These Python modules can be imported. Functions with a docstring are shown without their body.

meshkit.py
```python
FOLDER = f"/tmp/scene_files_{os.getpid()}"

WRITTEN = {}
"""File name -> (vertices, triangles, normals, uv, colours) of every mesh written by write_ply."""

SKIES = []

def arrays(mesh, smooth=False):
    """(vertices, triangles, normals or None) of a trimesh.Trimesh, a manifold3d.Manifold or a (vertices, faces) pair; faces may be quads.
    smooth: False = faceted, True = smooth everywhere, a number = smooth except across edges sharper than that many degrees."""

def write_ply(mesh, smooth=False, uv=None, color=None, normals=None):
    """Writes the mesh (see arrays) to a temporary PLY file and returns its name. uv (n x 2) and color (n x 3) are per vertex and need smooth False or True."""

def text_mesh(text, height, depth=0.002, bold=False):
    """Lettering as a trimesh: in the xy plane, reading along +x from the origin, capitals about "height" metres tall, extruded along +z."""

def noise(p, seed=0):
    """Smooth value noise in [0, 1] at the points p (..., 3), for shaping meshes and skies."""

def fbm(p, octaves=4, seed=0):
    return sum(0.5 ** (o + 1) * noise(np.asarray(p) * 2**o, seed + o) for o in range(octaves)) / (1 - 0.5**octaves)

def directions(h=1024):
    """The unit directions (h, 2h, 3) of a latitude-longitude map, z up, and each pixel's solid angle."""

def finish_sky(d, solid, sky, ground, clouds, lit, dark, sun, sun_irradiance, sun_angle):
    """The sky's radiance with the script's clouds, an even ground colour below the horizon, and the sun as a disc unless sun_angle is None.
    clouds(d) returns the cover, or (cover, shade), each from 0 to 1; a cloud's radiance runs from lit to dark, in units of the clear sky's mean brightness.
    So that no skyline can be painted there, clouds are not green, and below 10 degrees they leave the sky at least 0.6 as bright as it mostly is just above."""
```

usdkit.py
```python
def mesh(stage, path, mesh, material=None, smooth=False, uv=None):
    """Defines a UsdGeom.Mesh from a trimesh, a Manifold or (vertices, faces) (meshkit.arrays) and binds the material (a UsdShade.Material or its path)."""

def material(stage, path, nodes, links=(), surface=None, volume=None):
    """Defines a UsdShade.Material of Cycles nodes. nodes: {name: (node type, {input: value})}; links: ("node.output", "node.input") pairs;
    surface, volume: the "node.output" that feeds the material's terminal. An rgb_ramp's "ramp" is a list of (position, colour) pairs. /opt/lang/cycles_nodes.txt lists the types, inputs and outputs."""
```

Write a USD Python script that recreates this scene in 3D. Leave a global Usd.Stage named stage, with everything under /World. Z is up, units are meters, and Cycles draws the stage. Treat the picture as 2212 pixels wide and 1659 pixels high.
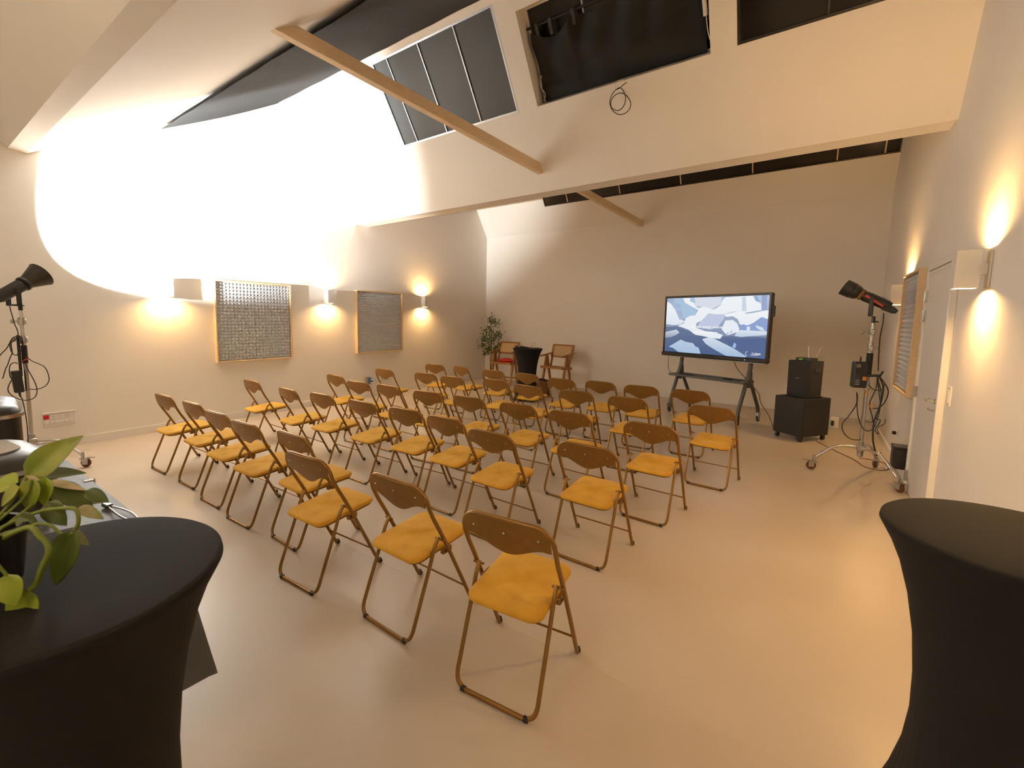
import math, random
import numpy as np, trimesh
from shapely.geometry import Polygon, box as sbox
from shapely.ops import unary_union
from pxr import Usd, UsdGeom, UsdLux, UsdShade, Gf, Sdf, Vt
import usdkit, meshkit
from trimesh.transformations import rotation_matrix as RM, translation_matrix as TM

stage = Usd.Stage.CreateInMemory()
UsdGeom.SetStageUpAxis(stage, 'Z'); UsdGeom.SetStageMetersPerUnit(stage, 1.0)
UsdGeom.Xform.Define(stage, '/World'); UsdGeom.Scope.Define(stage, '/World/Looks')
PI = math.pi
rng = random.Random(7)

# ------------------------------------------------------------------ camera, air, exposure
W_PX, H_PX, F_PX, CX, CY = 2212.0, 1659.0, 958.1, 1042.5, 783.5
cam = UsdGeom.Camera.Define(stage, '/World/camera')
APER = 36.0
cam.CreateHorizontalApertureAttr(APER)
cam.CreateVerticalApertureAttr(APER * H_PX / W_PX)
cam.CreateFocalLengthAttr(APER * F_PX / W_PX)
cam.CreateHorizontalApertureOffsetAttr((W_PX / 2 - CX) / W_PX * APER)
cam.CreateVerticalApertureOffsetAttr(-(H_PX / 2 - CY) / W_PX * APER)
cam.CreateClippingRangeAttr(Gf.Vec2f(0.05, 200))
cam.CreateFStopAttr(5.0); cam.CreateFocusDistanceAttr(4.2)
cam.CreateExposureAttr(-0.1)
yaw, pitch, roll = -0.631025, -0.0992388, 0.0145594
d_ = np.array([math.sin(yaw) * math.cos(pitch), math.cos(yaw) * math.cos(pitch), math.sin(pitch)])
r0 = np.array([math.cos(yaw), -math.sin(yaw), 0]); u0 = np.cross(r0, d_)
r_ = math.cos(roll) * r0 + math.sin(roll) * u0; u_ = -math.sin(roll) * r0 + math.cos(roll) * u0
EYE = (0, 0, 1.61)
cam.AddTransformOp().Set(Gf.Matrix4d(*r_, 0, *u_, 0, *(-d_), 0, *EYE, 1))
# night outside: a very dim sky
dome = UsdLux.DomeLight.Define(stage, '/World/night_sky')
dome.CreateIntensityAttr(0.01); dome.CreateColorAttr(Gf.Vec3f(.5, .6, .9))
# light powers
KEY_POWER, BOUNCE_POWER, SCONCE, SCREEN_GAIN = 1.75e5, 6.5e4, 1550.0, 1.0
KEY_COL, BOUNCE_COL, SCONCE_COL = (.93, .98, 1.0), (1.0, .84, .63), (1.0, .58, .215)

# ------------------------------------------------------------------ materials
M = {}
def mat(name, col, rough=.6, metal=0., col2=None, scale=20., bump=0., bscale=None, detail=3., extra=None, coat=0., stretch=None, spec=.5):
    n = {'p': ('principled_bsdf', {'base_color': col, 'roughness': rough, 'metallic': metal, 'specular_ior_level': spec, **({'coat_weight': coat} if coat else {}), **(extra or {})})}
    l = []
    if col2 is not None or bump:
        n['tc'] = ('texture_coordinate', {}); n['mp'] = ('mapping', {'scale': stretch or (1, 1, 1)})
        l += [('tc.object', 'mp.vector')]
    if col2 is not None:
        n['n'] = ('noise_texture', {'scale': scale, 'detail': detail}); n['r'] = ('rgb_ramp', {'ramp': [(.3, col), (.7, col2)]})
        l += [('mp.vector', 'n.vector'), ('n.fac', 'r.fac'), ('r.color', 'p.base_color')]
    if bump:
        n['bn'] = ('noise_texture', {'scale': bscale or scale, 'detail': 4.}); n['b'] = ('bump', {'strength': bump, 'distance': .01})
        l += [('mp.vector', 'bn.vector'), ('bn.fac', 'b.height'), ('b.normal', 'p.normal')]
    M[name] = usdkit.material(stage, '/World/Looks/' + name, n, l, surface='p.BSDF')
    return M[name]
def emit(name, col, strength):
    M[name] = usdkit.material(stage, '/World/Looks/' + name, {'e': ('emission', {'color': col, 'strength': strength})}, [], surface='e.emission')
mat('plaster', (.85, .80, .73), .75, bump=.05, bscale=60, col2=(.865, .815, .75), scale=1.5)
mat('white_paint', (.84, .81, .76), .35)
mat('floor_resin', (.53, .435, .335), .32, col2=(.575, .48, .375), scale=1.3, detail=6., bump=.015, bscale=8)
mat('seam_line', (.58, .485, .38), .4)
mat('chair_metal', (.27, .135, .028), .36, .55, bump=.02, bscale=300)
mat('chair_plate', (.24, .115, .022), .42, .45, col2=(.27, .13, .028), scale=30)
mat('mustard_velvet', (.56, .27, .012), .85, col2=(.68, .36, .024), scale=9, detail=5, bump=.25, bscale=220, extra={'sheen_weight': .25, 'sheen_tint': (1., .75, .3)})
mat('rubber', (.02, .02, .02), .6)
mat('steel', (.62, .60, .57), .22, 1.)
mat('dull_steel', (.45, .44, .42), .35, 1.)
mat('black_plastic', (.018, .017, .016), .38)
mat('black_matte', (.012, .011, .010), .7)
mat('black_cloth', (.016, .0145, .013), .9, col2=(.024, .021, .019), scale=120, bump=.3, bscale=500)
mat('curtain_cloth', (.010, .0095, .009), .85, bump=.3, bscale=400)
mat('stretch_cloth', (.013, .0115, .010), .85, bump=.12, bscale=900, spec=.25)
mat('screen_cloth', (.014, .014, .014), .9, col2=(.032, .032, .034), scale=60, bump=.5, bscale=260, stretch=(.25, 1, 1), detail=5)
mat('pane_dark', (.040, .040, .038), .5, col2=(.05, .049, .046), scale=150)
mat('pane_black', (.012, .010, .009), .12)
mat('alu', (.55, .57, .62), .35, .9)
mat('pine', (.80, .60, .36), .55, col2=(.72, .50, .27), scale=9, detail=5, stretch=(6, .5, 6), bump=.03)
mat('beam_wood', (.80, .63, .43), .6, col2=(.72, .54, .34), scale=7, detail=5, stretch=(8, .6, 8), bump=.04)
mat('foam', (.62, .62, .635), .9, bump=.2, bscale=300)
mat('red_plastic', (.55, .02, .015), .4)
mat('blue_plastic', (.03, .12, .35), .4)
mat('grey_plastic', (.25, .24, .21), .5)
mat('white_plastic', (.80, .77, .72), .4)
mat('orange_plastic', (.62, .22, .02), .45)
mat('tv_bezel', (.035, .032, .028), .35, .3)
mat('stand_grey', (.11, .11, .11), .4, .4)
mat('cart_black', (.012, .011, .010), .5, bump=.04, bscale=200)
mat('speaker_black', (.012, .011, .0105), .55)
mat('grille', (.020, .0185, .017), .6, bump=.4, bscale=900)
mat('teak', (.36, .155, .028), .45, col2=(.27, .105, .018), scale=10, detail=5, stretch=(3, 3, .6))
mat('cane', (.66, .47, .24), .7, col2=(.48, .31, .13), scale=160, bump=.4, bscale=160)
mat('bag_leather', (.22, .095, .018), .6, col2=(.14, .055, .012), scale=8)
mat('red_cloth', (.50, .018, .014), .8)
mat('pot_black', (.010, .010, .010), .45)
mat('soil', (.03, .02, .012), .95)
mat('leaf_olive', (.13, .19, .008), .42, col2=(.30, .30, .03), scale=11, detail=3, extra={'subsurface_weight': 0.})
mat('leaf_dark', (.050, .075, .006), .45, col2=(.085, .11, .01), scale=14)
mat('leaf_cream', (.48, .36, .22), .5, col2=(.17, .21, .03), scale=16)
mat('leaf_lime', (.20, .27, .012), .45, col2=(.32, .36, .03), scale=18)
mat('stem_green', (.16, .20, .018), .5)
mat('ficus_leaf', (.035, .060, .009), .4, col2=(.10, .15, .018), scale=20)
mat('bark', (.10, .07, .045), .8, col2=(.16, .12, .08), scale=30)
mat('cable_black', (.02, .016, .012), .5)
mat('cord_white', (.72, .66, .56), .6)
mat('glass_clear', (.95, .97, .97), .02, extra={'transmission_weight': 1.0})
mat('fog_glass_lens', (.02, .02, .02), .1)
emit('sconce_bulb', SCONCE_COL, SCONCE)
emit('green_led', (.4, .8, .05), .35)
emit('blue_led', (.3, .5, 1.), 1.5)
M['picture'] = usdkit.material(stage, '/World/Looks/picture', {'a': ('attribute', {'attribute': 'tone'}), 'e': ('emission', {'strength': SCREEN_GAIN})}, [('a.color', 'e.color')], surface='e.emission')

# ------------------------------------------------------------------ helpers
used = set()
def numbered(parent, name):
    p, k = f'{parent}/{name}', 0
    while p in used:
        k += 1; p = f'{parent}/{name}_{k:03d}'
    used.add(p); return p
def tag(prim, label=None, cat=None, group=None, kind=None):
    for k, v in (('label', label), ('category', cat), ('group', group), ('kind', kind)):
        if v: prim.SetCustomDataByKey(k, v)
    return prim
def obj(name, mesh, m, parent=None, smooth=35, label=None, kind=None):
    path = numbered(parent.GetPath().pathString if parent else '/World', name)
    o = usdkit.mesh(stage, path, mesh, M[m], smooth=smooth).GetPrim()
    return tag(o, label=label, kind=kind)
def thing(name, label, cat, loc=(0, 0, 0), rz=0., group=None, kind=None):
    x = UsdGeom.Xform.Define(stage, numbered('/World', name))
    x.AddTranslateOp().Set(Gf.Vec3d(*map(float, loc))); x.AddRotateZOp().Set(float(math.degrees(rz)))
    return tag(x.GetPrim(), label, cat, group, kind)
def dup(root, name, label, loc, rz=0., group=None):
    was = root.GetCustomData()
    x = UsdGeom.Xform.Define(stage, numbered('/World', name)); p = x.GetPrim()
    p.GetReferences().AddInternalReference(root.GetPath()); p.SetInstanceable(True)
    p.GetAttribute('xformOp:translate').Set(Gf.Vec3d(*map(float, loc))); p.GetAttribute('xformOp:rotateZ').Set(float(math.degrees(rz)))
    return tag(p, label, was.get('category'), group or was.get('group'))
cat_ = lambda *ms: trimesh.util.concatenate([m for m in ms if m is not None])
def moved(m, t=(0, 0, 0), rx=0, ry=0, rz=0):
    m = m.copy()
    for a, ax in ((rx, [1, 0, 0]), (ry, [0, 1, 0]), (rz, [0, 0, 1])):
        if a: m.apply_transform(RM(a, ax))
    m.apply_translation(t); return m
def bx(x0, x1, y0, y1, z0, z1, c=0.):
    """box, its edges chamfered by c"""
    if c <= 0:
        m = trimesh.creation.box([x1 - x0, y1 - y0, z1 - z0])
    else:
        h = np.array([x1 - x0, y1 - y0, z1 - z0]) / 2; c = min(c, *(h * .95)); p = []
        for s in np.ndindex(2, 2, 2):
            s = np.array(s) * 2 - 1
            for k in range(3):
                q = h - c; q[k] = h[k]; p.append(s * q)
        m = trimesh.convex.convex_hull(np.array(p))
    m.apply_translation([(x0 + x1) / 2, (y0 + y1) / 2, (z0 + z1) / 2]); return m
def hull(pts): return trimesh.convex.convex_hull(np.asarray(pts, float))
def cyl(p, q, r, n=16, r2=None):
    p, q = np.asarray(p, float), np.asarray(q, float)
    return tube([p, q], [r, r if r2 is None else r2], n)
def tube(pts, r, n=8, cap=True):
    p = np.asarray(pts, float); k = len(p); r = np.broadcast_to(r, (k,)).astype(float)
    t = np.gradient(p, axis=0); t /= np.linalg.norm(t, axis=1)[:, None] + 1e-12
    a = np.cross(t[0], [0, 0, 1.] if abs(t[0][2]) < .9 else [1., 0, 0]); a /= np.linalg.norm(a)
    A = [a]
    for i in range(1, k):
        a = A[-1] - t[i] * (A[-1] @ t[i]); A.append(a / (np.linalg.norm(a) + 1e-12))
    A = np.array(A); B = np.cross(t, A); g = np.arange(n) * 2 * PI / n
    v = (p[:, None] + r[:, None, None] * (np.cos(g)[None, :, None] * A[:, None] + np.sin(g)[None, :, None] * B[:, None])).reshape(-1, 3)
    f = []
    for i in range(k - 1):
        for j in range(n):
            a0, a1 = i * n + j, i * n + (j + 1) % n
            f += [[a0, a1, a1 + n], [a0, a1 + n, a0 + n]]
    if cap:
        v = np.vstack([v, p[0], p[-1]])
        for j in range(n):
            f += [[k * n, (j + 1) % n, j], [k * n + 1, (k - 1) * n + j, (k - 1) * n + (j + 1) % n]]
    return trimesh.Trimesh(v, f, process=False)
def fillet(pts, rad, n=6):
    p = [np.asarray(q, float) for q in pts]; rad = rad if np.ndim(rad) else [rad] * (len(p) - 2); out = [p[0]]
    for i in range(1, len(p) - 1):
        a, b = p[i - 1] - p[i], p[i + 1] - p[i]; la, lb = np.linalg.norm(a), np.linalg.norm(b)
        k = min(rad[i - 1], la * .49, lb * .49); s, e = p[i] + a / la * k, p[i] + b / lb * k
        for u in np.linspace(0, 1, n):
            out.append((1 - u) ** 2 * s + 2 * u * (1 - u) * p[i] + u * u * e)
    return out + [p[-1]]
def spline(pts, n=6):
    p = np.asarray(pts, float); q = np.vstack([2 * p[0] - p[1], p, 2 * p[-1] - p[-2]]); out = []
    for i in range(1, len(q) - 2):
        for u in np.arange(n) / n:
            out.append(.5 * (2 * q[i] + (q[i + 1] - q[i - 1]) * u + (2 * q[i - 1] - 5 * q[i] + 4 * q[i + 1] - q[i + 2]) * u * u + (3 * q[i] - q[i - 1] - 3 * q[i + 1] + q[i + 2]) * u ** 3))
    return np.array(out + [p[-1]])
def lathe(prof, n=32, wob=None):
    pr = np.asarray(prof, float); g = np.arange(n) * 2 * PI / n; k = len(pr)
    v = []
    for r, z in pr:
        rr = r if wob is None else r * (1 + np.array([wob(a, z) for a in g]))
        v.append(np.stack([rr * np.cos(g), rr * np.sin(g), np.full(n, z)], 1))
    v = np.vstack(v); f = []
    for i in range(k - 1):
        for j in range(n):
            a, b = i * n + j, i * n + (j + 1) % n
            f += [[a, b, b + n], [a, b + n, a + n]]
    v = np.vstack([v, [0, 0, pr[0][1]], [0, 0, pr[-1][1]]])
    for j in range(n):
        f += [[k * n, (j + 1) % n, j], [k * n + 1, (k - 1) * n + j, (k - 1) * n + (j + 1) % n]]
    return trimesh.Trimesh(v, f, process=False)
def prism(poly, depth):
    gs = getattr(poly, 'geoms', [poly])
    return cat_(*[trimesh.creation.extrude_polygon(g, depth, engine='earcut') for g in gs])
def frame_m(o, ex, ey, ez):
    T = np.eye(4); T[:3, 0], T[:3, 1], T[:3, 2], T[:3, 3] = ex, ey, ez, o; return T
def placed(m, T):
    m = m.copy(); m.apply_transform(T); return m
def grid(P, thick=0.):
    """closed sheet from a (rows, cols, 3) lattice"""
    P = np.asarray(P, float); a, b = P.shape[:2]
    du, dv = np.gradient(P, axis=0), np.gradient(P, axis=1); n = np.cross(du, dv); n /= np.linalg.norm(n, axis=2, keepdims=True) + 1e-12
    v = np.vstack([(P + n * thick / 2).reshape(-1, 3), (P - n * thick / 2).reshape(-1, 3)]); o = a * b; f = []
    for i in range(a - 1):
        for j in range(b - 1):
            q = [i * b + j, (i + 1) * b + j, (i + 1) * b + j + 1, i * b + j + 1]
            f += [[q[0], q[1], q[2]], [q[0], q[2], q[3]], [o + q[0], o + q[2], o + q[1]], [o + q[0], o + q[3], o + q[2]]]
    edge = [i * b for i in range(a)] + [(a - 1) * b + j for j in range(1, b)] + [i * b + b - 1 for i in range(a - 2, -1, -1)] + [j for j in range(b - 2, 0, -1)]
    for s, e in zip(edge, edge[1:] + edge[:1]):
        f += [[s, o + s, e], [e, o + s, o + e]]
    m = trimesh.Trimesh(v, f, process=False)
    return m
def ell(c, r, n=2):
    m = trimesh.creation.icosphere(n); m.apply_scale(r); m.apply_translation(c); return m

# ------------------------------------------------------------------ the room
XL, YB, YR = -7.10, 9.835, -2.60
xr = lambda y: .953 - .012 * (YB - y)
def struct(name, mesh, m, parent=None, smooth=False, label=None):
    return obj(name, mesh, m, parent, smooth, label=label, kind=None if parent else 'structure')
fl = thing('floor', None, None, kind='structure')
struct('slab', bx(XL - .3, 1.4, YR - .3, YB + .3, -.2, 0), 'floor_resin', fl)
struct('joint_line', bx(XL + .02, xr(1.86) - .02, 1.858, 1.8615, -.001, .0006), 'seam_line', fl)
struct('wall_left', bx(XL - .3, XL, YR - .3, YB + .3, 0, 5.7), 'plaster')
struct('wall_back', bx(XL, 1.3, YB, YB + .3, 0, 3.78), 'plaster')
struct('wall_rear', bx(XL, 1.3, YR - .3, YR, 0, 5.7), 'plaster')
struct('wall_right', hull([(xr(y) + k, y, z) for y in (YR - .3, YB + .3) for k in (0, .3) for z in (0, 5.7)]), 'plaster')
def skirting(name, pts_in, pts_out, h):
    q = list(pts_in) + list(pts_out)
    return struct(name, hull([(x, y, z) for x, y in q for z in (0, h)]), 'white_paint')
skirting('baseboard_left', [(XL + .014, YR), (XL + .014, YB)], [(XL, YR), (XL, YB)], .105)
skirting('baseboard_back', [(XL, YB - .014), (1, YB - .014)], [(XL, YB), (1, YB)], .10)
skirting('baseboard_right', [(xr(5.9) - .014, 5.9), (xr(YB) - .014, YB)], [(xr(5.9), 5.9), (xr(YB), YB)], .085)
skirting('baseboard_right', [(xr(YR) - .014, YR), (xr(4.85) - .014, 4.85)], [(xr(YR), YR), (xr(4.85), 4.85)], .085)
# saw-tooth roof: profiles in (y, z), extruded along x
ceil = thing('ceiling', None, None, kind='structure')
def along_x(poly_yz, x0, x1):
    m = prism(Polygon(poly_yz), x1 - x0)
    return placed(m, frame_m((x0, 0, 0), (0, 1, 0), (0, 0, 1), (1, 0, 0)))
X0, X1 = XL - .02, 1.0
TN = .577
AP1, AP2, AP0 = (4.304, 5.183), (8.863, 5.094), (-.258, 5.183)
def strip(p, q, th):
    """a slab under the line p to q in the (y, z) plane, th thick upwards"""
    p, q = np.array(p), np.array(q); t = (q - p) / np.linalg.norm(q - p); n = np.array([-t[1], t[0]])
    if n[1] < 0: n = -n
    return [tuple(p), tuple(q), tuple(q + n * th), tuple(p + n * th)]
struct('slope', along_x(strip((1.126, 3.35), (1.72, 3.693), .2), X0, X1), 'plaster', ceil)
struct('slope', along_x(strip((1.72, 3.706), AP1, .2), X0, X1), 'plaster', ceil)
struct('slope', along_x(strip((5.875, 3.37), AP2, .2), X0, X1), 'plaster', ceil)
struct('slope', along_x(strip((YR, AP0[1] + TN * (YR + .258)), AP0, .2), X0, X1), 'plaster', ceil)
struct('slope', along_x(strip(AP0, (.98, 3.366), .2), X0, X1), 'plaster', ceil)
struct('valley_beam', along_x([(.98, 3.366), (1.126, 3.35), (1.126, 3.62), (.98, 3.62)], X0, X1), 'plaster', ceil)
struct('valley_beam', along_x([(5.542, 3.365), (5.875, 3.37), (5.875, 3.62), (5.542, 3.62)], X0, X1), 'plaster', ceil)
# the steep side of the first bay, in its own plane: u along x, v up the slope
V1 = np.array([0, -.5628, .8266]); N1 = np.array([0, .8266, .5628]); O1 = np.array([0, 5.542, 3.365])
F1 = frame_m(O1, (1, 0, 0), V1, -N1)      # z of the frame points into the room
W1 = (-5.175, -3.13, 1.012, 2.125); W2 = (-2.862, -.953, 1.006, 1.97); W3 = (-.726, .86, 1.006, 1.97)
sl = sbox(X0, -.02, X1, 2.2)
for a, b, c, d in (W1, W2, W3): sl = sl.difference(sbox(a, c, b, d))
struct('steep_slope', placed(moved(prism(sl, .26), (0, 0, -.26)), F1), 'plaster', ceil)
# the steep side of the second bay
k2 = np.array([9.835 - 8.863, 3.734 - 5.094]); l2 = np.linalg.norm(k2); V2 = np.array([0, -k2[0] / l2, -k2[1] / l2]); N2 = np.array([0, -k2[1] / l2, k2[0] / l2])
F2 = frame_m((0, 9.835, 3.734), (1, 0, 0), V2, -N2)
W4 = (-5.186, .955, .62, 1.45)
sl = sbox(X0, 0, X1, l2).difference(sbox(W4[0], W4[2], W4[1], W4[3]))
struct('steep_slope', placed(moved(prism(sl, .24), (0, 0, -.24)), F2), 'plaster', ceil)
def glazing(name, w, F, bars, pane, fr, depth, label, fw=.022, bar_m='alu'):
    t = thing(name, label, None, kind='structure'); a, b, c, d = w
    for r in (sbox(a, c, a + fw, d), sbox(b - fw, c, b, d), sbox(a + fw, c, b - fw, c + fw), sbox(a + fw, d - fw, b - fw, d)):
        struct('frame', placed(moved(prism(r, .03), (0, 0, depth - .015)), F), fr, t)
    e = [a + fw] + list(bars) + [b - fw]
    for x0, x1 in zip(e[:-1], e[1:]):
        struct('pane', placed(bx(x0 + .004, x1 - .004, c + fw, d - fw, depth - .012, depth - .004), F), pane, t)
    for x in bars:
        struct('glazing_bar', placed(bx(x - .009, x + .009, c + fw, d - fw, depth - .012, depth + .012, .003), F), bar_m, t)
    return t
glazing('window_1', W1, F1, [-4.885, -4.305, -3.71], 'pane_dark', 'alu', -.012, 'skylight of four blacked-out panes with thin metal bars')
glazing('window_2', W2, F1, [-2.2, -1.6], 'pane_black', 'white_paint', -.235, 'skylight deep in its reveal behind the black curtain')
glazing('window_3', W3, F1, [-.05], 'pane_black', 'tv_bezel', -.03, 'black skylight at the right end of the first roof slope', bar_m='tv_bezel')
glazing('window_4', W4, F2, [-4.6, -3.4, -2.2, -1.0, .184, .77], 'pane_black', 'tv_bezel', -.02, 'long black skylight strip above the back wall', bar_m='beam_wood')

# ------------------------------------------------------------------ beams of the left studio lamp and the unseen rear one
def spot(path, pos, axis, power, col, half, soft, rad):
    s = UsdLux.SphereLight.Define(stage, path)
    s.CreateRadiusAttr(rad); s.CreateIntensityAttr(power); s.CreateColorAttr(Gf.Vec3f(*col))
    sh = UsdLux.ShapingAPI.Apply(s.GetPrim()); sh.CreateShapingConeAngleAttr(half); sh.CreateShapingConeSoftnessAttr(soft)
    z = -np.asarray(axis, float); z /= np.linalg.norm(z); x = np.cross([0, 0, 1], z); x /= np.linalg.norm(x); y = np.cross(z, x)
    s.AddTransformOp().Set(Gf.Matrix4d(*x, 0, *y, 0, *z, 0, *pos, 1))

# ------------------------------------------------------------------ door and fittings on the right wall
def wall_thing_r(name, label, cat, y, z=0., group=None, kind=None):
    """on the right wall: local x points into the room, local y towards the camera"""
    return thing(name, label, cat, (xr(y), y, z), PI + .012 * -1, group, kind)
dr = wall_thing_r('door_1', 'white flush door with steel lever handle in the right wall', None, 5.36, kind='structure')
DW = .445
struct('leaf', bx(.004, .030, -DW, DW, .008, 2.10, .004), 'white_paint', dr)
for s in (-1, 1):
    struct('frame', bx(0, .045, s * (DW + .03) - .03, s * (DW + .03) + .03, 0, 2.165, .004), 'white_paint', dr)
struct('frame', bx(0, .045, -DW, DW, 2.105, 2.165, .004), 'white_paint', dr)
struct('stop_strip', bx(.03, .036, -DW, DW, 2.07, 2.10), 'white_paint', dr)
for z in (1.87, 1.69, .98, .16):
    struct('hinge', cat_(bx(.028, .052, -DW - .012, -DW + .016, z - .05, z + .05, .003), cyl((.05, -DW, z - .052), (.05, -DW, z + .052), .008)), 'dull_steel', dr, 40)
hd = struct('handle', cat_(cyl((.03, DW - .06, 1.0), (.075, DW - .06, 1.0), .010), tube(fillet([(.075, DW - .05, 1.0), (.075, DW - .16, 1.0), (.052, DW - .20, 1.012)], .02), .0095, 10)), 'steel', dr, 40)
struct('rosette', moved(lathe([(.024, 0), (.024, .008), (.018, .01)], 20), (.03, DW - .06, 1.0), ry=PI / 2), 'steel', dr, 40)
struct('lock_knob', cat_(cyl((.03, DW - .06, .93), (.06, DW - .06, .93), .009), cyl((.06, DW - .05, .93), (.06, DW - .115, .93), .0075)), 'steel', dr, 40)
# sconces: square tube held off the wall by an arm, open at top and bottom
def make_sconce(label, loc, rz, group):
    t = thing('wall_sconce', label, 'wall lamp', loc, rz, group)
    obj('back_plate', bx(0, .012, -.04, .04, -.115, .115, .003), 'white_plastic', t)
    obj('arm', bx(.012, .05, -.028, .028, -.035, .035, .003), 'white_plastic', t)
    o, i, hgt = .055, .047, .118
    sh = sbox(.05, -o, .05 + 2 * o, o).difference(sbox(.05 + o - i, -i, .05 + o + i, i))
    obj('shade', moved(prism(sh, 2 * hgt), (0, 0, -hgt)), 'white_plastic', t, False)
    obj('divider', bx(.05 + o - i, .05 + o + i, -i, i, -.02, .02), 'white_plastic', t, False)
    for s in (1, -1):
        b = moved(lathe([(.004, 0), (.026, 0), (.030, .012), (.030, .02), (.004, .022)], 20), (.05 + o, 0, s * .082), rx=0 if s > 0 else PI)
        obj('bulb', b, 'sconce_bulb', t, 40)
    return t
ZS = 1.962
s0 = make_sconce('white up-and-down wall sconce left of the larger foam panel, in the studio lamp beam', (XL, 2.36, ZS), 0, 'wall sconces')
dup(s0, 'wall_sconce', 'white up-and-down wall sconce glowing between the two foam panels', (XL, 4.865, ZS), 0)
dup(s0, 'wall_sconce', 'white up-and-down wall sconce nearest the plant corner, right of the smaller foam panel', (XL, 7.34, ZS), 0)
dup(s0, 'wall_sconce', 'white wall sconce on the right wall just past the foam panel, behind the studio lamp', (xr(7.22), 7.22, ZS), PI - .012)
dup(s0, 'wall_sconce', 'white up-and-down wall sconce beyond the door on the right wall', (xr(4.12), 4.12, ZS), PI - .012)
dup(s0, 'wall_sconce', 'white up-and-down wall sconce out of view past the picture edge, lighting the right-edge table', (xr(2.72), 2.72, ZS), PI - .012)  # out of view, placed to light the right-edge table and near floor
# acoustic panels
def make_panel(label, loc, rz, w, hgt, group='acoustic foam panels'):
    t = thing('acoustic_panel', label, 'acoustic panel', loc, rz, group); fw, dp = .022, .075
    obj('frame_board', bx(0, dp, -w / 2, -w / 2 + fw, 0, hgt, .003), 'pine', t); obj('frame_board', bx(0, dp, w / 2 - fw, w / 2, 0, hgt, .003), 'pine', t)
    obj('frame_board', bx(0, dp, -w / 2 + fw, w / 2 - fw, 0, fw, .003), 'pine', t); obj('frame_board', bx(0, dp, -w / 2 + fw, w / 2 - fw, hgt - fw, hgt, .003), 'pine', t)
    iw, ih = w - 2 * fw, hgt - 2 * fw
    for a in range(2):
        for b in range(2):
            y0, z0 = -iw / 2 + a * iw / 2, fw + b * ih / 2; n, m = 11, 12; v, f = [], []
            cy, cz = (iw / 2 - .003) / n, (ih / 2 - .002) / m
            for i in range(n):
                for j in range(m):
                    q = len(v); y, z = y0 + i * cy, z0 + j * cz; g = .002
                    v += [(.028, y + g, z + g), (.028, y + cy - g, z + g), (.028, y + cy - g, z + cz - g), (.028, y + g, z + cz - g), (.062, y + cy / 2, z + cz / 2)]
                    f += [[q, q + 1, q + 4], [q + 1, q + 2, q + 4], [q + 2, q + 3, q + 4], [q + 3, q, q + 4]]
            obj('foam_tile', cat_(trimesh.Trimesh(v, f, process=False), bx(.004, .0285, y0, y0 + iw / 2 - .003, z0, z0 + ih / 2 - .002)), 'foam', t, False)
    return t
make_panel('large pine-framed grey pyramid foam panel between the first two sconces', (XL, 3.56, .895), 0, 1.20, 1.225)
make_panel('smaller-looking pine-framed grey foam panel between the second and third sconces', (XL, 6.10, .895), 0, 1.20, 1.225)
make_panel('pine-framed grey foam panel seen edge-on beside the door', (xr(6.565), 6.565, .88), PI - .012, 1.0, 1.285)
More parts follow.
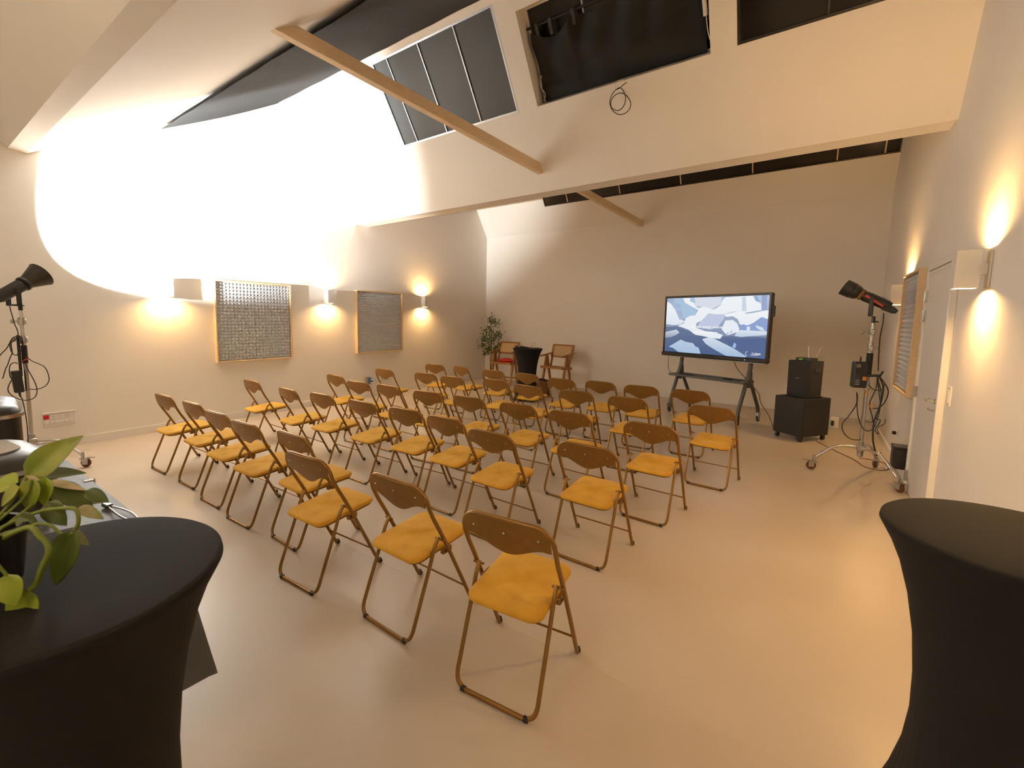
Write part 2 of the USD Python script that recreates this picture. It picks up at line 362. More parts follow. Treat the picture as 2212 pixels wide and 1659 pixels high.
# timber ties
def tie(p, q, label):
    p, q = np.array(p, float), np.array(q, float); t = (q - p); L = np.linalg.norm(t); t /= L; s = np.cross(t, [0, 0, 1]); s /= np.linalg.norm(s); u = np.cross(s, t)
    m = placed(bx(-.038, .038, 0, L, -.06, .06, .004), frame_m(p, s, t, u))
    tag(obj('timber_tie', m, 'beam_wood'), label, 'beam', 'timber roof ties')
tie((-3.70, 1.90, 3.985), (-3.035, 5.42, 3.605), 'light timber roof tie crossing in front of the four-pane skylight')
tie((-3.575, 6.80, 3.99), (-3.02, 9.90, 3.665), 'light timber roof tie in the far bay, ending above the back wall')
# black cloth stretched under the near roof slope
cs = math.hypot(1, TN); rowsP = []
for k in range(16):
    u = k / 15; row = []
    for j in range(40):
        x = XL + .01 + (7.7) * j / 39; y = 2.43 + (4.035 - 2.43) * u
        z = 3.35 + TN * (y - 1.126) - .055 - .018 * math.sin(PI * u) * (1 + .3 * math.sin(j * .9)) - .004 * math.sin(x * 9 + u * 4)
        row.append((x, y, z))
    rowsP.append(row)
tag(obj('blackout_cloth', grid(rowsP, .006), 'screen_cloth', smooth=True), 'dark grey blackout cloth stretched along the near roof slope up to the ridge', 'cloth')
# black curtain in the second skylight
cu = thing('blackout_curtain', 'black curtain sagging from a pole in the deep skylight reveal', 'curtain')
rowsP = []
for k in range(26):
    u = k / 25; row = []
    for j in range(60):
        s = j / 59; x = -2.80 + (1.80) * s
        sag = .11 * max(0, math.sin(PI * min(1, s / .27))) if s < .27 else .03 * abs(math.sin((s - .27) * 9))
        top = 1.735 - sag; v = 1.012 + (top - 1.012) * u
        d = -.14 + .022 * math.sin(s * 31 + 2.2 * math.sin(u * 3)) * (.3 + u) + .02 * math.sin(u * 9 + s * 7) + .05 * math.exp(-((s - .26) / .03) ** 2) * u - .02 * math.exp(-((u - .28 - .35 * s) / .05) ** 2)
        row.append(tuple((F1 @ np.array([x, v, d, 1]))[:3]))
    rowsP.append(row)
obj('curtain_cloth', grid(rowsP, .005), 'curtain_cloth', cu, True)
loc1 = lambda x, v, d: tuple((F1 @ np.array([x, v, d, 1]))[:3])
obj('pole', cyl(loc1(-2.85, 1.775, -.15), loc1(-.96, 1.775, -.15), .014, 10), 'black_matte', cu, 40)
for x in (-2.72, -2.55, -2.28, -1.6, -1.1):
    obj('clamp', placed(bx(x - .022, x + .022, 1.64, 1.80, -.165, -.118, .006), F1), 'black_plastic', cu, label='black clamp gripping the curtain to the pole')
obj('tie_cord', tube(spline([loc1(-2.77, 1.30, -.10), loc1(-2.80, 1.20, -.08), loc1(-2.77, 1.10, -.09), loc1(-2.81, 1.03, -.1)]), .005, 6), 'cord_white', cu, True, label='pale cord at the left edge')
obj('tie_cord', tube(spline([loc1(-.985, 1.92, -.06), loc1(-1.0, 1.62, -.05), loc1(-.99, 1.32, -.05)]), [.012] * 7 + [.02] * 6, 6), 'cord_white', cu, True, label='bundled pale cord at the right edge')
obj('tie_cord', tube(spline([loc1(-.985, 1.32, -.05), loc1(-.975, 1.2, -.04), loc1(-.962, 1.12, -.05)]), .005, 6), 'cord_white', cu, True)
# coil of cable hanging on the slope
coil = [(-1.752, 4.145), (-1.793, 4.133), (-1.832, 4.113), (-1.869, 4.106), (-1.901, 4.077), (-1.921, 4.03), (-1.926, 3.98), (-1.909, 3.923), (-1.877, 3.873), (-1.819, 3.833), (-1.761, 3.834), (-1.719, 3.861), (-1.7, 3.907), (-1.713, 3.958), (-1.755, 4.017), (-1.815, 4.05), (-1.866, 4.043), (-1.898, 4.021), (-1.919, 3.985), (-1.909, 3.93), (-1.855, 3.888), (-1.8, 3.892), (-1.766, 3.931), (-1.755, 3.986), (-1.767, 4.034), (-1.798, 4.086), (-1.832, 4.11), (-1.868, 4.102)]
cc = thing('cable_coil', 'loops of thin dark cable hanging on the roof slope under the black curtain', 'cable')
obj('cable', tube(spline([(x, 4.935 + .012 * math.sin(i * .7), z) for i, (x, z) in enumerate(coil)], 5), .0042, 7), 'cable_black', cc, True)
obj('cord', tube(spline([(-1.873, 4.945, 4.10), (-1.878, 4.945, 4.157), (-1.869, 4.945, 4.185), (-1.836, 4.95, 4.196), (-1.803, 4.955, 4.192), (-1.781, 4.965, 4.177)], 5), .004, 6), 'cord_white', cc, True, label='pale cord tying the coil up')
tag(obj('junction_box', placed(bx(-1.85, -1.79, .82, .90, -.002, .022, .006), F1), 'white_plastic'), 'small cream junction box behind the hanging cable coil', 'junction box')

# ------------------------------------------------------------------ sockets
def socket_panel(label, y, z, w=.29, red=False):
    t = thing('socket_panel', label, 'wall socket', (XL, y, z), 0, 'multi-socket panels')
    obj('cover_plate', bx(0, .012, -w / 2, w / 2, -.085, .085, .004), 'white_plastic', t)
    obj('top_lip', bx(0, .022, -w / 2, w / 2, .078, .088, .002), 'white_plastic', t)
    for k in range(4):
        y0 = -w / 2 + .03 + k * .062
        r = red and k == 0
        q = obj('socket', bx(.012, .018, y0 - .024, y0 + .024, .012, .062, .002), 'red_plastic' if r else 'white_plastic', t, label='red socket' if r else None)
        if not r:
            obj('hole', cat_(*[bx(.018, .0186, y0 + a - .003, y0 + a + .003, .034 + b, .040 + b) for a, b in ((-.010, .006), (.008, .006), (0, -.008))]), 'black_matte', q, False)
    for k in range(6):
        y0 = -w / 2 + .035 + k * .043
        obj('data_outlet', bx(.012, .022, y0 - .019, y0 + .019, -.045, -.012, .003), 'white_plastic', t)
socket_panel('white multi-socket panel with one red socket low on the left wall', 1.215, .352, red=True)
socket_panel('plain white multi-socket panel low on the left wall beside the blue socket', 6.25, .36, w=.30)
t = thing('power_socket', 'grey and blue industrial power socket low on the left wall', 'wall socket', (XL, 5.77, .34))
obj('housing', bx(0, .07, -.055, .055, -.075, .075, .012), 'grey_plastic', t)
obj('flap_cap', moved(lathe([(.03, 0), (.042, .01), (.046, .04), (.046, .055), (.03, .065)], 20), (.06, .03, 0), ry=PI / 2 - .3), 'blue_plastic', t, 40, label='blue round cap')
obj('hub_cap', moved(lathe([(.018, 0), (.018, .02), (.012, .024)], 16), (.118, .03, .018), ry=PI / 2 - .3), 'white_plastic', t, 40)
t = wall_thing_r('power_socket', 'black power box with an orange-collared plug beside the door frame', 'wall socket', 6.06, .27)
obj('housing', bx(0, .13, -.09, .09, -.11, .11, .02), 'black_plastic', t)
obj('lid', bx(.0, .135, -.092, .092, .095, .118, .008), 'tv_bezel', t)
obj('plug', cyl((.05, -.06, -.01), (.05, -.16, -.01), .042, 18), 'black_plastic', t, 40)
obj('plug_collar', cyl((.05, -.155, -.01), (.05, -.185, -.01), .046, 18), 'orange_plastic', t, 40, label='orange collar of the plug')
t = wall_thing_r('power_socket', 'white wall socket with a black plug low behind the light stand', 'wall socket', 6.90, .36)
obj('cover_plate', bx(0, .014, -.042, .042, -.042, .042, .006), 'white_plastic', t)
obj('plug', bx(.014, .05, -.018, .018, -.018, .02, .008), 'black_plastic', t)
t = wall_thing_r('light_switch', 'white light switch beyond the door, at the right wall', 'switch', 4.72, 1.08)
obj('cover_plate', bx(0, .010, -.042, .042, -.075, .075, .004), 'white_plastic', t); obj('rocker', bx(.010, .016, -.024, .024, -.05, .05, .003), 'white_plastic', t)
t = thing('power_socket', 'small pale wall socket behind the black speaker cart', 'wall socket', (.42, 8.55, .0))
obj('cover_plate', bx(-.05, .05, -.012, 0, .03, .20, .005), 'white_plastic', t); obj('plug', bx(-.045, -.005, -.05, -.012, .06, .14, .008), 'black_plastic', t)

# ------------------------------------------------------------------ folding chairs
prof_z = np.array([0, .404, .478, .54, .607, .672, .757, .80]); prof_y = np.array([0, -.21, -.25, -.285, -.325, -.357, -.383, -.394])
py = lambda z: float(np.interp(z, prof_z, prof_y))
def make_chair(label, loc, rz):
    t = thing('folding_chair', label, 'folding chair', loc, rz, 'mustard folding chairs')
    XA, RA = .213, .0105
    side = lambda s: [(s * XA, py(z), z) for z in (.012, .2, .404, .478, .53, .57, .607, .64, .672)]
    corner = [(XA - .085 + .085 * math.cos(a), .695 + .085 * math.sin(a)) for a in np.linspace(0, PI / 2, 8)]
    topc = [(x, py(z), z) for x, z in corner] + [(x, py(.78) - .006, .78 + .002) for x in (.08, 0, -.08)] + [(-x, py(z), z) for x, z in corner[::-1]]
    obj('back_frame', tube(side(1) + topc + side(-1)[::-1], RA, 10), 'chair_metal', t, True)
    # pressed steel back plate, wavy below, wrapped over the hoop
    P = []
    for k in range(9):
        u = k / 8; row = []
        for j in range(25):
            x = -.2005 + .401 * j / 24; a = abs(x) / .2005
            zt = .787 if abs(x) < .125 else .695 + .092 * math.sqrt(max(0, 1 - ((abs(x) - .125) / .0885) ** 2))
            zb = .652 - .030 * math.cos(PI * min(1, a * 1.15)) * (1 if a < .87 else .9) - .004
            z = zb + (zt - zb) * u
            row.append((x, py(z) - .010 - .016 * (1 - a * a), z))
        P.append(row)
    pl = obj('back_plate', grid(P, .003), 'chair_plate', t, 50)
    for x in (-.15, 0, .15):
        obj('rivet', moved(trimesh.creation.icosphere(1, .005), (x, py(.7256) - .0115 - .016 * (1 - (x / .2) ** 2), .7256)), 'steel', pl, True)
    XB, RB = .190, .0098
    pth = [(XB, -.262, .484), (XB, -.288, .452), (XB, -.305, .412), (XB, -.33, .345), (XB, -.448, .062), (XB - .01, -.460, .028), (XB - .045, -.466, .0105)]
    pth = fillet(pth, .03, 4)
    obj('rear_leg_frame', tube(pth + [(0, -.466, .0105)] + [(-x, y, z) for x, y, z in pth[::-1]], RB, 10), 'chair_metal', t, True)
    for s in (-1, 1):
        obj('foot_cap', cat_(cyl((s * XA, -.002, .03), (s * XA, .006, .010), .0132, 12), ell((s * XA, .006, .0125), (.0135, .0135, .0125), 2)), 'rubber', t, 50)
        obj('floor_pad', cyl((s * .139, -.466, .0125), (s * .158, -.466, .0125), .0125, 12), 'rubber', t, 40)
        obj('hinge_bolt', cyl((s * .168, -.262, .474), (s * .222, -.262, .474), .006, 8), 'chair_metal', t, 40)
        obj('seat_bracket', bx(s * .186 - .012, s * .186 + .012, -.235, -.165, .375, .405, .004), 'chair_metal', t)
    obj('cross_bar', cyl((-XA, py(.13), .13), (XA, py(.13), .13), .0055, 8), 'chair_metal', t, 40)
    # seat: padded top over a pan
    def slab(w, y0, y1, z0, z1, r, dome, n=9):
        poly = sbox(-w + r, y0 + r, w - r, y1 - r).buffer(r, quad_segs=6); c = np.array(poly.exterior.coords)[:-1]; cen = c.mean(0); v, f = [], []
        rings = [(0.0, .55, z0), (.0, .93, z0 + .002), (0, 1, z0 + .3 * (z1 - z0)), (0, 1, z0 + .65 * (z1 - z0)), (0, .975, z1 - .002), (0, .92, z1 + dome * .3), (0, .7, z1 + dome * .8), (0, .4, z1 + dome), (0, .12, z1 + dome)]
        k = len(c)
        for _, s, z in rings: v += [(*(cen + (q - cen) * s), z + (.012 * (q[1] - cen[1]) / .2) ) for q in c]
        for i in range(len(rings) - 1):
            for j in range(k):
                a, b = i * k + j, i * k + (j + 1) % k; f += [[a, b, b + k], [a, b + k, a + k]]
        v += [(*cen, z0), (*cen, z1 + dome)]; m = len(rings) * k
        for j in range(k): f += [[m, (j + 1) % k, j], [m + 1, m - k + j, m - k + (j + 1) % k]]
        return trimesh.Trimesh(v, f, process=False)
    st = obj('seat', slab(.178, -.425, .01, .398, .424, .06, .010), 'mustard_velvet', t, 60)
    obj('seat_pan', slab(.170, -.41, 0, .388, .402, .055, 0), 'chair_metal', st, 40)
    return t
CH = [  # rows from the camera to the stage, columns from the left wall
 [(-5.290, 2.079, .03), (-4.631, 2.094, .016), (-4.020, 2.046, .022), (-3.472, 2.018, .03), (-2.873, 2.065, -.03), (-2.382, 1.844, .044), (-1.650, 1.909, -.018), (-1.005, 1.876, .114)],
 [(-5.655, 3.160, -.03), (-4.700, 3.100, -.06), (-4.151, 3.146, .01), (-3.484, 3.153, -.006), (-2.917, 3.168, .045), (-2.388, 3.139, -.026), (-1.824, 2.993, -.024), (-1.127, 3.114, -.017)],
 [(-5.321, 4.164, -.045), (-4.626, 3.975, .066), (-4.070, 4.018, -.043), (-3.428, 3.995, .061), (-2.846, 4.035, -.007), (-2.237, 4.041, -.022), (-1.663, 4.017, -.059), (-.957, 4.009, -.042)],
 [(-5.400, 5.123, -.022), (-4.599, 5.197, .039), (-4.030, 5.156, .01), (-3.384, 5.32, .002), (-2.747, 5.142, -.1), (-2.152, 5.16, .036), (-1.513, 5.119, -.029), (-.680, 5.139, -.07)],
 [(-5.339, 6.21, .064), (-4.663, 6.251, -.26), (-4.030, 6.185, -.012), (-3.382, 6.176, -.06), (-2.736, 6.002, -.018), (-2.208, 6.116, -.025), (-1.681, 6.086, .038), (-1.079, 6.114, -.036)]]
ROWN = ['back row nearest the camera', 'second row from the camera', 'middle row of five', 'second row from the stage', 'front row nearest the stage']
COLN = ['at the left-wall end', 'second from the left wall', 'third from the left wall', 'fourth from the left wall', 'fourth from the right end', 'third from the right end', 'second from the right end', 'at the right-hand end']
chair0 = None
for r in range(5):
    for c in range(8):
        x, y, a = CH[r][c]; lab = f'mustard-seated bronze folding chair, {COLN[c]} of the {ROWN[r]}'
        if chair0 is None: chair0 = make_chair(lab, (x, y, 0), a)
        else: dup(chair0, 'folding_chair', lab, (x, y, 0), a)

# ------------------------------------------------------------------ cocktail tables under stretch covers
def make_table(label, loc, rz=0.):
    t = thing('cocktail_table', label, 'table', loc, rz, 'round cocktail tables in black stretch covers')
    prof = [(.02, 1.040), (.20, 1.040), (.283, 1.039), (.291, 1.033), (.293, 1.022), (.284, 1.005), (.263, .965), (.238, .90), (.212, .80), (.192, .68), (.181, .55), (.178, .42), (.186, .30), (.205, .17), (.225, .06), (.229, .03), (.02, .03)]
    wob = lambda a, z: (.18 * max(0, (.5 - z) / .5) ** 1.5) * (.5 + .5 * math.cos(4 * a + PI)) + (.006 * math.sin(38 * a + 9 * z) if z < .45 else 0)
    obj('cover', lathe(prof, 96, wob), 'stretch_cloth', t, 40)
    for k in range(4):
        a = PI / 4 + k * PI / 2
        obj('foot', moved(lathe([(.02, 0), (.028, .004), (.024, .035), (.012, .05)], 14), (.262 * math.cos(a), .262 * math.sin(a), 0)), 'black_plastic', t, 40)
    return t
tb = make_table('round black-covered cocktail table in the left foreground carrying the trailing plant', (-1.272, .212, 0), .3)
dup(tb, 'cocktail_table', 'round black-covered cocktail table at the right edge by the door', (.510, 1.782, 0), .1)
dup(tb, 'cocktail_table', 'round black-covered cocktail table between the two cane armchairs', (-4.457, 7.607, 0), .2)

# ------------------------------------------------------------------ buffet table with a draped cloth
bt = thing('buffet_table', 'long trestle table hidden under the grey-black cloth at the left', 'table', (-2.9, .23, 0))
obj('tabletop', bx(-1.09, 1.09, -.37, .37, .71, .742, .006), 'grey_plastic', bt)
for sx in (-1, 1):
    for sy in (-1, 1): obj('leg', cyl((sx * .95, sy * .31, 0), (sx * .95, sy * .31, .71), .014, 10), 'dull_steel', bt, 40)
x0, x1, y0, y1 = -4.0, -1.80, -.14, .607
mb_v, mb_f = [], []
per = []
for k in range(40): per.append((x0 + (x1 - x0) * k / 40, y1, 0, 1))
for k in range(24): per.append((x1, y1 - (y1 - y0) * k / 24, 1, 0))
for k in range(40): per.append((x1 - (x1 - x0) * k / 40, y0, 0, -1))
for k in range(24): per.append((x0, y0 + (y1 - y0) * k / 24, -1, 0))
rowsP = []
cor = [(x0, y1), (x1, y1), (x1, y0), (x0, y0)]
for k in range(11):
    u = k / 10; row = []
    for x, y, nx, ny in per:
        dc = min(math.hypot(x - a, y - b) for a, b in cor); e = math.exp(-(dc / .16) ** 2)
        drop = .29 + .20 * e; cx_, cy_ = (x0 + x1) / 2, (y0 + y1) / 2
        ox, oy = (nx, ny) if dc > .05 else (np.sign(x - cx_) * .75, np.sign(y - cy_) * .75)
        fl_ = (.012 + .09 * e) * u ** 1.1 + .008 * math.sin(23 * (x + y)) * u
        row.append((x + ox * fl_, y + oy * fl_, .7462 - .006 * (u > 0) - drop * u if u > 0 else .7462))
    rowsP.append(row)
R_ = np.array(rowsP); a, b = R_.shape[:2]; v = R_.reshape(-1, 3).tolist(); f = []
for i in range(a - 1):
    for j in range(b):
        q = [i * b + j, i * b + (j + 1) % b]; f += [[q[0], q[0] + b, q[1] + b], [q[0], q[1] + b, q[1]]]
v.append(((x0 + x1) / 2, (y0 + y1) / 2, .7462))
for j in range(b): f.append([len(v) - 1, j, (j + 1) % b])
sk = trimesh.Trimesh(v, f, process=False); inn = sk.copy(); inn.apply_translation([0, 0, -.0025]); inn.invert()
mat('table_cloth', (.07, .07, .073), .55, col2=(.10, .10, .105), scale=14, stretch=(.35, 1, 1), detail=5, bump=.1, bscale=60)
tag(obj('tablecloth', cat_(sk, inn), 'table_cloth', smooth=40), 'grey-black cloth draped over the buffet table, its corner hanging beside the cocktail table', 'tablecloth')
t = thing('tablecloth_clip', 'small clear clip on the far edge of the grey-black tablecloth', 'clip', (-2.946, .607, .742))
obj('clip_body', cat_(bx(-.014, .014, -.03, .012, .005, .008), bx(-.014, .014, .008, .012, -.035, .008), bx(-.014, .014, -.01, .012, -.035, -.031)), 'white_plastic', t, False)
def chafing(label, loc, rz, lift=0., tilt=0.):
    t = thing('chafing_dish', label, 'chafing dish', loc, rz, 'black and chrome chafing dishes')
    def rr(w, d, r): return sbox(-w + r, -d + r, w - r, d - r).buffer(r, quad_segs=8)
    obj('body', moved(prism(rr(.25, .17, .10), .17), (0, 0, .07 + lift)), 'black_plastic', t, 30)
    obj('rim', moved(prism(rr(.262, .182, .11).difference(rr(.245, .165, .10)), .018), (0, 0, .235 + lift)), 'steel', t, 30)
    c = np.array(rr(.25, .17, .10).exterior.coords)[:-1]; vv, ff = [], []; k = len(c)
    for s, z in ((1, .245), (1, .262), (.92, .285), (.7, .302), (.3, .31)): vv += [(q[0] * s, q[1] * s, z + lift) for q in c]
    for i in range(4):
        for j in range(k): ff += [[i * k + j, i * k + (j + 1) % k, (i + 1) * k + (j + 1) % k], [i * k + j, (i + 1) * k + (j + 1) % k, (i + 1) * k + j]]
    vv.append((0, 0, .31 + lift)); ff += [[len(vv) - 1, 4 * k + j, 4 * k + (j + 1) % k] for j in range(k)]
    ld = obj('lid', trimesh.Trimesh(vv, ff, process=False), 'black_plastic', t, 40)
    obj('lid_plate', moved(prism(rr(.15, .09, .08), .006), (0, 0, .305 + lift)), 'steel', ld, 30, label='brushed steel plate on the lid')
    obj('handle', tube(fillet([(-.22, -.19, .22 + lift), (-.22, -.245, .30 + lift), (.20, -.245, .36 + lift), (.20, -.19, .27 + lift)], .05), .011, 10), 'steel', t, True)
    obj('knob', cat_(cyl((-.25, 0, .14 + lift), (-.29, 0, .14 + lift), .012), ell((-.30, 0, .14 + lift), (.022, .03, .022))), 'black_plastic', t, 40)
    for sx in (-1, 1):
        for sy in (-1, 1): obj('leg', cyl((sx * .17, sy * .11, .075 + lift), (sx * .2, sy * .13, 0), .012, 8), 'black_plastic', t, 40)
    return t
chafing('black chafing dish with a chrome rim and handle just behind the plant leaves', (-2.66, .22, .747), .12)
chafing('black chafing dish on taller legs farther back at the left edge', (-3.42, .26, .747), -.1, lift=.10)
t = thing('serving_tongs', 'chrome serving tongs lying on the grey-black tablecloth behind the cocktail table', 'tongs', (-2.33, .565, .747), .1)
for s in (-1, 1): obj('arm', tube(spline([(-.13, 0, .012), (-.05, s * .012, .016), (.05, s * .02, .016), (.13, s * .014, .010)]), [.004] * 12 + [.005] * 7, 8), 'steel', t, True)
obj('grip', bx(-.155, -.10, -.014, .014, .004, .022, .005), 'black_plastic', t)

# ------------------------------------------------------------------ trailing plant on the left table
pt = thing('potted_plant', 'trailing green and cream vine in a black pot on the left cocktail table', 'plant', (-1.315, .075, 1.041))
PO = np.array([-1.315, .075, 1.041])
obj('pot', lathe([(.05, 0), (.068, .001), (.075, .02), (.088, .125), (.090, .135), (.082, .135), (.078, .11), (.02, .108)], 40), 'pot_black', pt, 40)
obj('soil', lathe([(.01, .100), (.077, .104), (.06, .112), (.01, .116)], 24), 'soil', pt, 40)
def leaf(base, tip, w, up, m, droop=.1, fold=.25, parent=None):
    base, tip = np.array(base) - PO, np.array(tip) - PO; t = tip - base; L = np.linalg.norm(t); t /= L
    n = np.array(up, float); n -= t * (n @ t); n /= np.linalg.norm(n); s = np.cross(t, n); P = []
    for i in range(12):
        u = i / 11; hw = w * (math.sin(PI * u ** .62) ** .8 if 0 < u < 1 else 0.012); row = []
        for j in range(7):
            q = (j - 3) / 3
            row.append(base + t * (u * L - (.06 * L * (1 - u) ** 6) * (abs(q))) + s * (q * hw) + n * (-droop * L * (u * u - .2 * u) + fold * hw * abs(q) - .05 * hw * math.sin(q * 5 + u * 7)))
        P.append(row)
    return obj('leaf', grid(P, .0012), m, parent, True)
UPC = (.35, -.5, .75); FAC = (.62, -.6, .35)
LV = [((-1.423, .183, 1.235), (-1.338, .257, 1.328), .034, FAC, 'leaf_olive', .12), ((-1.433, .187, 1.225), (-1.334, .263, 1.247), .022, (.3, -.2, .9), 'leaf_dark', .1),
 ((-1.352, .209, 1.221), (-1.268, .262, 1.170), .026, (.4, -.2, .9), 'leaf_dark', .1), ((-1.322, .197, 1.247), (-1.323, .189, 1.188), .020, FAC, 'leaf_lime', .05), ((-1.331, .178, 1.247), (-1.335, .167, 1.180), .022, FAC, 'leaf_olive', .05),
 ((-1.386, .16, 1.235), (-1.44, .12, 1.221), .026, UPC, 'leaf_lime', .1), ((-1.174, .208, 1.165), (-1.200, .176, 1.055), .028, FAC, 'leaf_dark', .05), ((-1.187, .136, 1.070), (-1.185, .126, .985), .029, FAC, 'leaf_lime', .05),
 ((-1.213, .215, 1.153), (-1.186, .231, 1.125), .010, FAC, 'leaf_cream', .05), ((-1.285, .256, 1.210), (-1.246, .283, 1.186), .014, UPC, 'leaf_dark', .1), ((-1.27, .239, 1.181), (-1.228, .268, 1.158), .012, UPC, 'leaf_cream', .1),
 ((-1.345, .157, 1.232), (-1.37, .129, 1.196), .024, UPC, 'leaf_olive', .1), ((-1.19, .114, 1.112), (-1.172, .118, 1.055), .026, FAC, 'leaf_lime', .05), ((-1.374, .127, 1.189), (-1.405, .10, 1.138), .03, UPC, 'leaf_olive', .15),
 ((-1.295, .193, 1.20), (-1.255, .210, 1.155), .022, FAC, 'leaf_dark', .1), ((-1.313, .258, 1.176), (-1.270, .286, 1.180), .006, UPC, 'leaf_cream', .05), ((-1.36, .21, 1.228), (-1.29, .255, 1.213), .009, UPC, 'leaf_cream', .06),
 ((-1.40, .17, 1.236), (-1.36, .20, 1.226), .011, UPC, 'leaf_cream', .05), ((-1.36, .10, 1.21), (-1.42, .04, 1.20), .03, UPC, 'leaf_lime', .2), ((-1.33, .04, 1.21), (-1.38, -.04, 1.19), .03, (.1, -.4, .9), 'leaf_olive', .2),
 ((-1.25, .02, 1.20), (-1.22, -.06, 1.15), .028, (.3, -.5, .8), 'leaf_olive', .2), ((-1.40, .22, 1.19), (-1.345, .262, 1.185), .018, UPC, 'leaf_dark', .1), ((-1.30, .15, 1.185), (-1.265, .17, 1.165), .016, FAC, 'leaf_dark', .1)]
for b_, t_, w_, n_, m_, dd in LV: leaf(b_, t_, w_, n_, m_, dd, parent=pt)
for pts, rr_ in (([(-1.33, .09, 1.15), (-1.316, .141, 1.171), (-1.299, .155, 1.182), (-1.267, .181, 1.196), (-1.234, .205, 1.202), (-1.214, .22, 1.2), (-1.206, .223, 1.184), (-1.207, .22, 1.164), (-1.219, .21, 1.148), (-1.23, .201, 1.137)], .004),
 ([(-1.30, .08, 1.145), (-1.285, .126, 1.163), (-1.256, .149, 1.172), (-1.231, .168, 1.183), (-1.209, .183, 1.178), (-1.193, .193, 1.162), (-1.174, .208, 1.165)], .003),
 ([(-1.27, .09, 1.15), (-1.21, .147, 1.189), (-1.188, .161, 1.172), (-1.177, .168, 1.161), (-1.171, .169, 1.141), (-1.18, .159, 1.11), (-1.188, .15, 1.079), (-1.187, .136, 1.070)], .0055),
 ([(-1.33, .08, 1.14), (-1.345, .14, 1.20), (-1.38, .17, 1.235), (-1.423, .183, 1.235)], .003), ([(-1.33, .08, 1.14), (-1.335, .16, 1.21), (-1.331, .175, 1.247)], .003),
 ([(-1.31, .09, 1.14), (-1.33, .18, 1.20), (-1.352, .209, 1.221)], .003), ([(-1.28, .06, 1.14), (-1.22, .09, 1.16), (-1.19, .114, 1.112)], .003), ([(-1.32, .07, 1.14), (-1.35, .10, 1.2), (-1.374, .127, 1.189)], .003)):
    obj('stem', tube(spline(np.array(pts) - PO, 5), rr_, 7), 'stem_green', pt, True)

# ------------------------------------------------------------------ interactive display on its rolling stand
UA = -math.atan2(.382, .924)
tv = thing('interactive_display', 'large lit presentation screen on a grey rolling stand at the front of the room', 'screen', (-1.236, 8.363, 0), UA)
# local: x along the screen, -y towards the chairs
TC, TWD = .0, .905
obj('casing', bx(TC - TWD, TC + TWD, -.160, -.085, 1.055, 2.055, .012), 'tv_bezel', tv)
for r in (bx(-.905, .905, -.178, -.155, 2.022, 2.058, .005), bx(-.905, -.872, -.178, -.155, 1.05, 2.03, .005), bx(.872, .905, -.178, -.155, 1.05, 2.03, .005)):
    obj('bezel', r, 'tv_bezel', tv)
sb = obj('sound_bar', bx(-.91, .91, -.215, -.085, .995, 1.065, .018), 'tv_bezel', tv)
obj('trim_strip', bx(-.90, .90, -.205, -.10, .985, .998, .003), 'dull_steel', sb)
obj('status_light', bx(.59, .603, -.218, -.214, 1.025, 1.037), 'blue_led', sb)
obj('side_module', bx(.905, .93, -.15, -.09, 1.70, 1.86, .004), 'tv_bezel', tv)
SW, SH, SY = 1.744, .955, -.166
sc = obj('screen', bx(-SW / 2, SW / 2, -.165, -.15, 1.066, 1.066 + SH), 'pane_black', tv, False)
def hom(src, dst):
    A = []
    for (x, y), (u, v) in zip(src, dst): A += [[x, y, 1, 0, 0, 0, -u * x, -u * y, -u], [0, 0, 0, x, y, 1, -v * x, -v * y, -v]]
    return np.linalg.svd(np.array(A, float))[2][-1].reshape(3, 3)
HM = hom([(232, 195), (2040, 145), (1968, 1240), (182, 1115)], [(0, 1), (1, 1), (1, 0), (0, 0)])
def uv(p): q = HM @ np.array([p[0], p[1], 1.]); return np.clip(q[0] / q[2], 0, 1), np.clip(q[1] / q[2], 0, 1)
PV, PF, PC = [], [], []
lin = lambda c: tuple((x / 255.) ** 2.2 for x in c)
def shape(pts, col, layer, smooth_=2, col_low=None):
    p = Polygon([uv(q) for q in pts]).buffer(0)
    if smooth_: p = p.buffer(.012).buffer(-.02).buffer(.008)
    p = p.intersection(sbox(0, 0, 1, 1))
    for g in getattr(p, 'geoms', [p]):
        if g.is_empty: continue
        vv, ff = trimesh.creation.triangulate_polygon(g, engine='earcut'); o = len(PV); zs = vv[:, 1]
        for x, z in vv:
            k = (z - zs.min()) / (np.ptp(zs) + 1e-9); c = col if col_low is None else tuple(k * a + (1 - k) * b for a, b in zip(col, col_low))
            PV.append(((x - .5) * SW, SY - .0004 * layer, 1.066 + z * SH)); PC.append(lin(c))
        for t3 in ff: PF.append([o + t3[0], o + t3[1], o + t3[2]])
wh, pale, mid, slate, dk, blu = (247, 250, 253), (226, 236, 246), (178, 190, 222), (112, 126, 156), (88, 104, 142), (178, 203, 226)
shape([(180, 140), (2060, 120), (2060, 1260), (170, 1260)], (190, 203, 226), 0, 0, dk)
shape([(430, 190), (700, 190), (760, 480), (600, 520), (470, 570), (380, 400), (300, 260)], (172, 200, 224), 1)
shape([(200, 190), (330, 190), (480, 330), (520, 560), (420, 560), (340, 380), (235, 250)], (168, 178, 212), 1)
shape([(720, 180), (1200, 170), (1190, 300), (1020, 390), (860, 340), (740, 330)], (222, 226, 240), 1)
shape([(960, 470), (1260, 470), (1240, 560), (1130, 700), (1000, 740), (760, 700), (820, 600)], (196, 205, 228), 1)
shape([(1520, 560), (1990, 470), (2010, 760), (1520, 750)], (146, 166, 214), 1)
shape([(180, 690), (420, 680), (720, 800), (900, 870), (1380, 850), (2000, 870), (1980, 1260), (170, 1260)], slate, 2, 2, (84, 100, 140))
shape([(1240, 900), (2000, 890), (1980, 1260), (1650, 1200), (1380, 1020)], (92, 108, 148), 3)
